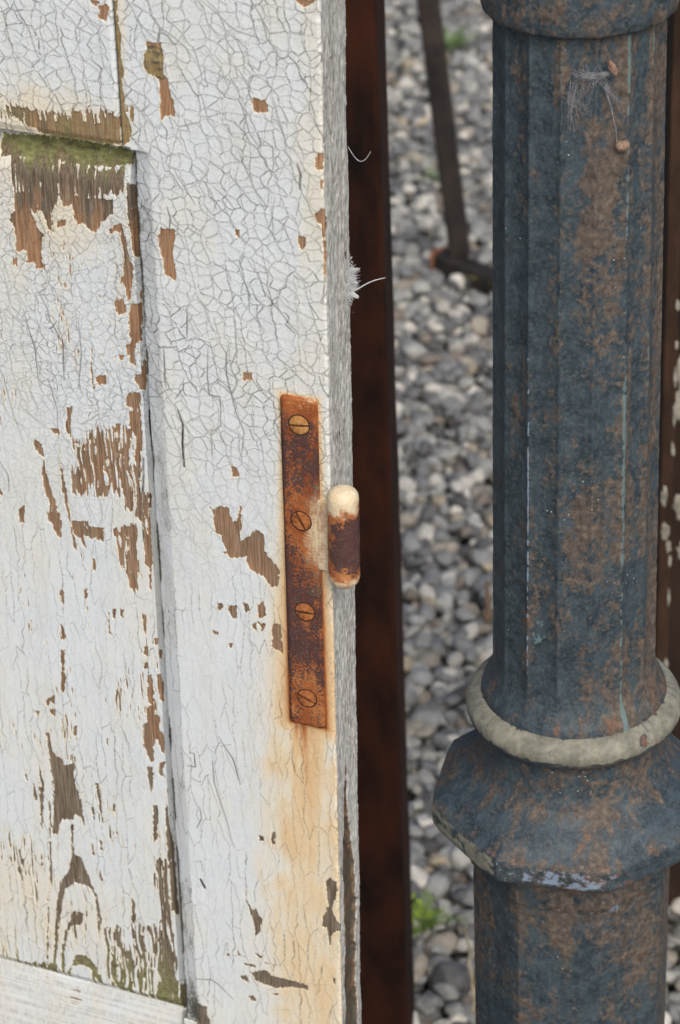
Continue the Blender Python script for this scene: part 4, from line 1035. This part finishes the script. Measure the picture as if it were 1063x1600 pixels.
# octagonal lower shaft
lp = [(.0515, .5855), (.0552, .5835), (.0562, .580), (.0562, .567), (.0553, .5635), (.0543, .562), (.0543, .40), (.0545, .30), (.056, .14), (.072, .125), (.080, .115), (.082, .10), (.082, .02), (.080, .0)]
def lower_paint(a, Z, b1, b2, b3, R):
    rust = .52 + .3*broad(a, Z, 62) + .2*b1 + .26*b2 + .24*b3 + .12*sstep(18, 30, a) - .75*gauss(a, 10, 4)*gauss(Z, .50, .04)*(.7 + b1) - .2*gauss(a, -55, 15) - .2*gauss(Z, .574, .005)*sstep(-30, -50, a)
    orange = .05 + .3*b1*sstep(-10, 30, a) + .35*gauss(a, -36, 4)*(b3 + .4) + .25*gauss(Z, .583, .004) + .3*gauss(a, 45, 10)*(b3 + .2)
    blue = .1*b2 + .38*gauss(Z, .563, .002)*gauss(a, 10, 25)*(b2 + 1) + .3*sstep(17, 25, a)*gauss(Z, .555, .03)*(.5 + b1)
    return dict(rust=rust, orange=orange, blue=blue, teal=.1*b2 + .1)
lathe('lower_shaft', dense(lp, .0012), lambda T, R, Z: octagon(T, R), lower_paint, 520, .00022, 6)

# ------------------------------------------------------------------ steel posts
M_POST = mat_plain('dark_brown_rusted_steel', lin(16, 9, 6), lin(62, 31, 16), 34, .85, .5, .0015, (1, 1, .4), .25)
M_POST2 = mat_plain('rust_brown_steel', lin(30, 23, 19), lin(56, 42, 32), 22, .85, .5, .0015, (1, 1, .5), .25)
post = thing('steel_post', 'dark brown rusty square steel post standing just behind the white door', 'post', (.0015, 1.595, 0), (0, 0, R_(-6)))
b = MB(); b.box((-.0375, -.035, .0022), (.0375, .035, 1.5))
o = bevel_obj(b.build('tube', M_POST, post), .003, 2); subdiv_noise(o, .03, .0006, .04, 3)
b = MB(); b.box((-.06, -.04, -.012), (.056, .06, .002))
bevel_obj(b.build('base_plate', M_POST, post), .0015, 2)

angle = thing('angle_iron_post', 'rust brown angle iron post with flaking white paint, half hidden behind the column', 'post', (.232, 1.70, 0))
def bar(name, lo, hi, mat, parent, seed, amp=.0006):
    b = MB(); b.box(lo, hi); o = b.build(name, mat, parent)
    bevel_obj(o, .0012, 2); return subdiv_noise(o, .025, amp, .03, seed)
bar('edge_flange', (0, -.03, 0), (.0095, .045, 1.4), mat_plain('orange_brown_rust_flange', lin(36, 27, 21), lin(72, 52, 39), 40, .85, .5, .0012, (1, 1, .35), .25), angle, 4)
bar('back_flange', (.0097, .034, .001), (.085, .0445, 1.4), M_POST2, angle, 5)
# old paint still clinging to the flanges
M_FLAKE = mat_plain('flaking_white_paint', lin(116, 114, 103), lin(176, 173, 160), 120, .75, .4, .001)
def blob(cx, cz, rx, rz, x_is_edge=True, y=-.0308, sd=0):
    r_ = random.Random(sd); n = 18
    out = []; pb = MB()
    for i in range(n):
        a = 2*math.pi*i/n; k = r_.uniform(.65, 1.1)
        out.append((cx + rx*k*math.cos(a), cz + rz*k*math.sin(a)))
    ring0 = np.array([(p[0], y + .0012, p[1]) for p in out]); ring1 = np.array([(p[0], y, p[1]) for p in out])
    c = np.array([(cx, cz)]); ring2 = np.array([((p[0]-cx)*.8 + cx, y - .0005, (p[1]-cz)*.8 + cz) for p in out])
    pb.rings([ring0, ring1, ring2])
    pb.build('paint_flake', M_FLAKE, angle, smooth=True)
for i, (xc, zc, rx, rz) in enumerate(((.0086, .602, .0016, .005), (.0087, .571, .0013, .004), (.0084, .545, .0014, .009), (.0086, .515, .0012, .012), (.0083, .487, .0016, .007),
        (.003, .447, .0026, .010), (.0045, .418, .0034, .009), (.007, .405, .0026, .006), (.0086, .392, .0013, .006), (.0086, .36, .0013, .009), (.008, .30, .002, .006), (.0086, .25, .0014, .01))):
    blob(xc, zc, rx, rz, sd=i)
for cz, rx, rz in ((.51, .010, .022), (.485, .012, .016), (.53, .006, .012), (.40, .006, .012), (.36, .008, .01)):
    blob(.024 + random.uniform(0, .01), cz, rx, rz, y=.0332, sd=int(cz*1000))

# ------------------------------------------------------------------ trestle on the gravel behind
M_TR = mat_plain('dark_grey_brown_iron', lin(28, 26, 25), lin(58, 50, 45), 30, .7, .3, .001)
TB = Vector((.143, 2.953, 0))
tdir = Vector((.056, -.063, 0)).normalized()
trestle = thing('iron_trestle', 'thin dark iron trestle with slanting leg and foot rail on gravel', 'trestle', TB)
def square_bar(name, p0, p1, w, mat, parent, seed):
    p0 = Vector(p0); p1 = Vector(p1); d = p1 - p0
    b = MB(); b.box((-w/2, -w/2, 0), (w/2, w/2, d.length))
    o = b.build(name, mat, parent); bevel_obj(o, w*.18, 2); subdiv_noise(o, .05, .0005, .03, seed)
    o.location = p0; o.rotation_euler = d.to_track_quat('Z', 'Y').to_euler(); return o
rail_end = tdir*.46
square_bar('foot_rail', (-tdir.x*.012, -tdir.y*.012, .022), (rail_end.x, rail_end.y, .022), .026, M_TR, trestle, 6)
square_bar('leg', (.016, -.006, .033), (-.0625, .004, .83), .025, M_TR, trestle, 7)
e2_ = rail_end*.96
square_bar('leg', (e2_.x, e2_.y, .033), (e2_.x + .06, e2_.y - .02, .83), .025, M_TR, trestle, 8)
square_bar('top_rail', (-.075, .01, .843), (e2_.x + .075, e2_.y - .03, .843), .026, M_TR, trestle, 9)
b = MB(); b.box((-.0135, -.0135, -.003), (.0135, .0135, .0))
cap = bevel_obj(b.build('end_cap', mat_plain('orange_rust_cap', lin(120, 70, 44), lin(168, 112, 76), 90), trestle), .001)
cap.location = (-tdir.x*.0125, -tdir.y*.0125, .022); cap.rotation_euler = (tdir).to_track_quat('Z', 'Y').to_euler()

# ------------------------------------------------------------------ ground and gravel
g = MB()
xs = np.array([-400, -60, -12, -4, -1.5, 0, 1.5, 4, 12, 60, 400.])
gx, gy = np.meshgrid(xs, xs + 3, indexing='ij')
gi_ = np.arange(len(xs)**2).reshape(len(xs), -1)
gf = np.stack([gi_[:-1, :-1], gi_[1:, :-1], gi_[1:, 1:], gi_[:-1, 1:]], -1).reshape(-1, 4)
n = NT('gravel_ground', .9, 0, .3)
vv_ = n.t.nodes.new('ShaderNodeTexVoronoi'); vv_.inputs['Scale'].default_value = 48; n.link(n.co, vv_.inputs['Vector'])
gc = n.ramp(n.noise(70, 3), [(.3, lin(92, 92, 92)), (.5, lin(128, 127, 124)), (.7, lin(158, 156, 150))])
gc = n.mix(n.step(vv_.outputs['Distance'], .35, .75), gc, lin(48, 46, 42))
n.bump(n.math('SUBTRACT', 1.0, vv_.outputs['Distance']), 1.0, .02)
ground = mesh('ground', np.stack([gx, gy, gx*0 - .006], -1).reshape(-1, 3), gf, n.done(gc), smooth=False)
tag(ground, 'grey gravel ground reaching away', kind='structure')

def ico(sub):
    bm = bmesh.new(); bmesh.ops.create_icosphere(bm, subdivisions=sub, radius=1.0)
    v = np.array([x.co[:] for x in bm.verts]); f = np.array([[q.index for q in p.verts] for p in bm.faces]); bm.free(); return v, f
def pebble_shapes(sub, n, seed):
    from mathutils import noise as mn
    v, f = ico(sub); r = np.random.default_rng(seed); out = []
    for k in range(n):
        p = v.copy()
        for _ in range(r.integers(3, 8)):                # worn-down flats
            d = r.normal(size=3); d /= np.linalg.norm(d); c = r.uniform(.55, .85)
            h = p @ d - c
            p -= np.where(h > 0, h*.82, 0)[:, None]*d
        off = Vector(r.uniform(-50, 50, 3))
        s = np.array([mn.noise(Vector(q)*1.1 + off)*.16 + mn.noise(Vector(q)*2.6 + off)*.05 for q in p])
        p = p*(1 + s)[:, None]
        p *= np.array([1.0, r.uniform(.62, .9), r.uniform(.42, .68)])
        out.append(p)
    return out, f
TONES = [((136, 138, 137), 26), ((115, 117, 118), 22), ((160, 161, 157), 20), ((184, 182, 174), 10), ((100, 101, 102), 13), ((146, 141, 130), 7), ((164, 154, 132), 3), ((200, 198, 190), 4), ((122, 115, 106), 4), ((80, 81, 82), 4)]
tc = np.array([lin(*c)[:3] for c, w in TONES]); tw = np.array([w for c, w in TONES], float); tw /= tw.sum()
def pebbles(pts, size, shapes, f, r):
    n = len(pts); k = r.integers(0, len(shapes), n); S = np.array(shapes)[k]             # n,nv,3
    nv = S.shape[1]
    sz = size*np.exp(r.normal(0, .26, n)); S = S*sz[:, None, None]
    yaw = r.uniform(0, 2*np.pi, n); tx = r.normal(0, .34, n); ty = r.normal(0, .34, n)
    c, s = np.cos(tx), np.sin(tx); y, z = S[:, :, 1].copy(), S[:, :, 2].copy()
    S[:, :, 1] = c[:, None]*y - s[:, None]*z; S[:, :, 2] = s[:, None]*y + c[:, None]*z
    c, s = np.cos(ty), np.sin(ty); x, z = S[:, :, 0].copy(), S[:, :, 2].copy()
    S[:, :, 0] = c[:, None]*x + s[:, None]*z; S[:, :, 2] = -s[:, None]*x + c[:, None]*z
    c, s = np.cos(yaw), np.sin(yaw); x, y = S[:, :, 0].copy(), S[:, :, 1].copy()
    S[:, :, 0] = c[:, None]*x - s[:, None]*y; S[:, :, 1] = s[:, None]*x + c[:, None]*y
    S += pts[:, None, :]
    F = (f[None] + (np.arange(n)*nv)[:, None, None]).reshape(-1, 3)
    col = tc[r.choice(len(tc), n, p=tw)]*np.exp(r.normal(0, .10, (n, 1)))
    C = np.ones((n, nv, 4)); C[:, :, :3] = col[:, None, :]
    return S.reshape(-1, 3), F, C.reshape(-1, 4)
def scatter(x0, x1, y0, y1, step, zlo, zhi, r, skip=None):
    gx, gy = np.meshgrid(np.arange(x0, x1, step), np.arange(y0, y1, step*.9), indexing='ij')
    p = np.stack([gx.ravel() + r.normal(0, step*.3, gx.size), gy.ravel() + r.normal(0, step*.3, gx.size), r.uniform(zlo, zhi, gx.size)], 1)
    if skip: p = p[~((p[:, 0] > skip[0]) & (p[:, 0] < skip[1]) & (p[:, 1] > skip[2]) & (p[:, 1] < skip[3]))]
    return p
r1_ = np.random.default_rng(3)
near = (-.06, .42, 1.42, 4.5)
sh3, f3 = pebble_shapes(3, 26, 5); sh2, f2 = pebble_shapes(2, 16, 6)
parts = []
P0 = scatter(*near, .0148, .000, .004, r1_); P1 = scatter(*near, .0182, .008, .018, r1_)
for P_, s_ in ((P0, .0104), (P1, .0108)):
    P_ = P_[(np.hypot(P_[:, 0] - AX.x, P_[:, 1] - AX.y) > .09)]
    parts.append(pebbles(P_, s_, sh3, f3, r1_))
P2 = scatter(-1.0, 1.5, .75, 5.8, .022, .001, .013, r1_, near)
P2 = P2[(np.hypot(P2[:, 0] - AX.x, P2[:, 1] - AX.y) > .09)]
parts.append(pebbles(P2, .0155, sh2, f2, r1_))
off = 0; Vs, Fs, Cs = [], [], []
for v, f, c in parts: Vs.append(v); Fs.append(f + off); Cs.append(c); off += len(v)
gravel = mesh('gravel', np.concatenate(Vs), np.concatenate(Fs), mat_pebble(), colors=np.concatenate(Cs))
tag(gravel, 'loose rounded grey gravel covering the ground', 'gravel', kind='stuff')

# ------------------------------------------------------------------ weeds, straw, twigs
def mat_leaf(name, c0, c1):
    return mat_plain(name, lin(*c0), lin(*c1), 120, .6, .2, .0005)
M_G1 = mat_leaf('fresh_green_leaf', (86, 116, 28), (142, 168, 52)); M_G2 = mat_leaf('dull_green_leaf', (74, 104, 52), (120, 146, 84)); M_G3 = mat_leaf('yellow_green_leaf', (128, 126, 58), (168, 160, 84))
def weed(loc, label, mat, nfr, h, sd):
    r = random.Random(sd); m = MB()
    for i in range(nfr):
        a = 2*math.pi*i/nfr + r.uniform(-.4, .4); L = h*r.uniform(.7, 1.2); lean = r.uniform(.35, .95)
        pts = []
        for k in range(9):
            t = k/8; rr = L*t*math.sin(lean)*(1 + .3*t); z = L*math.cos(lean)*t*(1.25 - .5*t)
            pts.append(np.array([rr*math.cos(a), rr*math.sin(a), z + .004]))
        m.tube(pts, np.linspace(.0009, .0003, 9)*h/.05, 5)
        for k in range(2, 9):
            for sgn in (-1, 1):
                d = pts[min(k+1, 8)] - pts[k-1]; d /= np.linalg.norm(d) + 1e-9
                sdv = np.cross(d, [0, 0, 1]); sdv /= np.linalg.norm(sdv) + 1e-9
                ll = L*.30*(1.15 - k/9)*r.uniform(.8, 1.25); wv = ll*.22
                tip = pts[k] + sdv*sgn*ll + d*ll*.6 + np.array([0, 0, ll*r.uniform(-.15, .35)])
                mid = (pts[k] + tip)/2; up = np.array([0, 0, wv*.4])
                v = np.array([pts[k], mid + d*wv + up, tip, mid - d*wv + up, mid])
                m.add(v, [(0, 4, 1), (1, 4, 2), (2, 4, 3), (3, 4, 0)])
    o = m.build('weed', mat, None, loc, True)
    return tag(o, label, 'weed', 'weeds growing through the gravel')
weed((.052, 1.712, .012), 'bright green feathery weed at the foot of the dark steel post', M_G1, 11, .036, 1)
weed((.190, 3.66, .010), 'dull green weed beside the slanting trestle leg, farthest up the gravel', M_G2, 9, .045, 2)
weed((.141, 3.20, .010), 'small green weed just left of the slanting trestle leg', M_G2, 7, .03, 3)
weed((.196, 2.90, .010), 'yellowish weed under the trestle foot rail beside the column', M_G3, 7, .03, 4)
M_STRAW = mat_plain('dry_straw', lin(150, 140, 112), lin(188, 178, 148), 60)
M_TWIG = mat_plain('brown_twig', lin(92, 72, 54), lin(140, 112, 86), 80)
def stalk(name, p0, p1, rad, mat, label, cat, sd, sag=.01):
    r = random.Random(sd); p0 = np.array(p0); p1 = np.array(p1); pts = []
    for k in range(10):
        t = k/9; q = p0 + (p1 - p0)*t; q[2] += sag*math.sin(t*math.pi); q[:2] += [r.uniform(-.0015, .0015), r.uniform(-.0015, .0015)]
        pts.append(q)
    m = MB(); m.tube(pts, np.linspace(rad, rad*.6, 10), 7)
    return tag(m.build(name, mat, None, None, True), label, cat)
stalk('straw', (.088, 1.595, .03), (.087, 1.70, .032), .0018, M_STRAW, 'pale dry straw lying on gravel beside the column base', 'straw', 1)
stalk('twig', (.137, 2.155, .024), (.141, 2.225, .026), .003, M_TWIG, 'short brown twig lying on gravel beside the column', 'twig', 2)
stalk('twig', (.11, 2.04, .024), (.16, 2.035, .026), .0022, M_TWIG, 'thin brown twig lying crosswise on gravel left of the column', 'twig', 3)

# ------------------------------------------------------------------ cobwebs and bits caught on the door and the column
M_WEB = mat_plain('dusty_cobweb', lin(196, 200, 202), lin(226, 228, 228), 200, .9)
def dpt(u, v, w): return DO + DR @ (Vector((u, v, w))/1000)
def hairs(name, centre, dirs, n, L, rad, spread, mat, label, sd, curl=.5, matte=True):
    r = random.Random(sd); m = MB(); X, Y, Z = dirs
    for i in range(n):
        a, b = r.gauss(0, spread[0]), r.gauss(0, spread[1])
        p = centre + X*a*0 + Y*a + Z*b
        d = (X*r.uniform(.4, 1.2) + Y*r.gauss(0, .6) + Z*r.gauss(0, .6)).normalized()
        pts = []; q = p.copy(); ll = L*r.uniform(.3, 1.0)*math.exp(-(a/spread[0])**2*.3)
        for k in range(7):
            pts.append(tuple(q)); q = q + d*ll/6
            d = (d + Vector((r.gauss(0, curl), r.gauss(0, curl), r.gauss(0, curl)))*.35).normalized()
        m.tube(pts, np.linspace(rad, rad*.35, 7), 4)
    return m
Ud, Vd, Wdv = (DR @ Vector((1, 0, 0))), (DR @ Vector((0, 1, 0))), (DR @ Vector((0, 0, 1)))
m = hairs('w', dpt(.2, 51, -26), (Ud, Vd, Wdv), 420, .0052, .00011, (.0055, .0018), M_WEB, '', 5)
for (v0, du, dv) in ((56.5, 5.2, 2.0), (52, 4.0, -.5), (46, 4.6, -1.5)):
    for i in range(26):
        p = dpt(0, v0 + random.gauss(0, .8), -26 + random.gauss(0, .6)); q = dpt(du*random.uniform(.8, 1.05), v0 + dv + random.gauss(0, .3), -26 + random.gauss(0, .5))
        m.tube([p, (p + q)/2 + Vd*random.gauss(0, .0004), q], [.00014, .00011, .00005], 4)
tag(m.build('cobweb_tuft', M_WEB, None, None, True), 'fluffy white cobweb tuft caught on the grey edge of the door', 'cobweb')
m = MB(); pts = [dpt(1.5 + 15.5*t, 46.5 + 9.0*t**1.4 + 2.2*math.sin(t*3), -27) for t in np.linspace(0, 1, 14)]
m.tube(pts, np.linspace(.00034, .00016, 14), 6)
tag(m.build('web_thread', M_WEB, None, None, True), 'pale thread sticking out from the cobweb tuft across the dark post', 'thread')
m = MB(); pts = [dpt(.2 + 10.5*t, 116 - 7*math.sin(t*2.6) + 2.8*t*t, -27) for t in np.linspace(0, 1, 16)]
m.tube(pts, .00011, 5)
tag(m.build('hair', M_WEB, None, None, True), 'very fine curved hair hanging off the door edge near the top', 'hair')

def cpt(a, z, out=.0015, r=.0388):
    t = VIEW + R_(a); return Vector((AX.x + (r + out)*math.cos(t), AX.y + (r + out)*math.sin(t), z))
m = MB(); r = random.Random(12)
def strands(m, a0, z0, a1, z1, n, wob, rad):
    for i in range(n):
        aa, za = a0 + r.gauss(0, wob), z0 + r.gauss(0, wob*.0006)
        ab, zb = a1 + r.gauss(0, wob), z1 + r.gauss(0, wob*.0006)
        pts = [tuple(cpt(aa + (ab-aa)*t + r.gauss(0, wob*.22), za + (zb-za)*t + r.gauss(0, .0006), .0006 + .0022*math.sin(t*3.1) + r.uniform(0, .0008))) for t in np.linspace(0, 1, 9)]
        m.tube(pts, rad, 4)
strands(m, -2, 1.010, -6, .987, 26, 2.6, .00005)
strands(m, 8, 1.016, 2, 1.002, 22, 4.0, .00005)
strands(m, 14, 1.012, 24, .998, 16, 3.0, .00005)
strands(m, -4, 1.005, 3, .995, 22, 3.4, .00004)
strands(m, -3, 1.014, 18, 1.013, 30, 2.0, .00006)
strands(m, 16, 1.008, 25, .981, 4, .4, .00012)
tag(m.build('cobweb', mat_plain('grey_cobweb', lin(120, 122, 126), lin(160, 162, 166), 300, .9), None, None, True), 'wispy grey cobweb clinging to the column below its top collar', 'cobweb')
def leafbit(name, c, nrm, L, w, mat, label, cat, roll, sd):
    r = random.Random(sd); nrm = nrm.normalized(); x = nrm.orthogonal().normalized(); x = Matrix.Rotation(roll, 3, nrm) @ x; y = nrm.cross(x)
    V_ = []; F_ = []; nx, ny = 9, 5
    for i in range(nx):
        t = i/(nx-1); ww = w*math.sin(math.pi*(.06 + .9*t))**.8*r.uniform(.85, 1.1)
        for j in range(ny):
            s = (j/(ny-1) - .5); V_.append(c + x*L*(t - .5) + y*ww*s + nrm*(.0012 + .0011*math.cos(s*5)*(1-t) + r.uniform(0, .0005)))
    n0 = len(V_); V_ += [p - nrm*.0004 for p in V_]
    for i in range(nx-1):
        for j in range(ny-1):
            a = i*ny + j; F_.append((a, a+1, a+ny+1, a+ny)); F_.append((n0+a, n0+a+ny, n0+a+ny+1, n0+a+1))
    return tag(mesh(name, np.array([tuple(p) for p in V_]), np.array(F_), mat), label, cat)
leafbit('dry_leaf', cpt(20, 1.0165, .0018), cpt(20, 1, .01) - cpt(20, 1, 0), .0075, .0032, mat_plain('pinkish_dry_leaf', lin(128, 98, 86), lin(168, 140, 122), 300), 'tiny pinkish dry leaf hanging in the cobweb under the collar', 'leaf', 1.3, 4)
pv, pf = ico(3); pv = pv*np.array([.0033, .0022, .0026])
o = mesh('seed_pod', pv, pf, mat_plain('tan_seed_pod', lin(120, 98, 82), lin(160, 136, 116), 500), None, cpt(28, .979, .0018))
o.rotation_euler = (0, 0, VIEW + R_(28) + math.pi/2); subdiv_noise(o, 1, .0005, .0015, 2)
tag(o, 'tiny tan seed pod stuck on the column, hanging from a cobweb thread', 'seed')
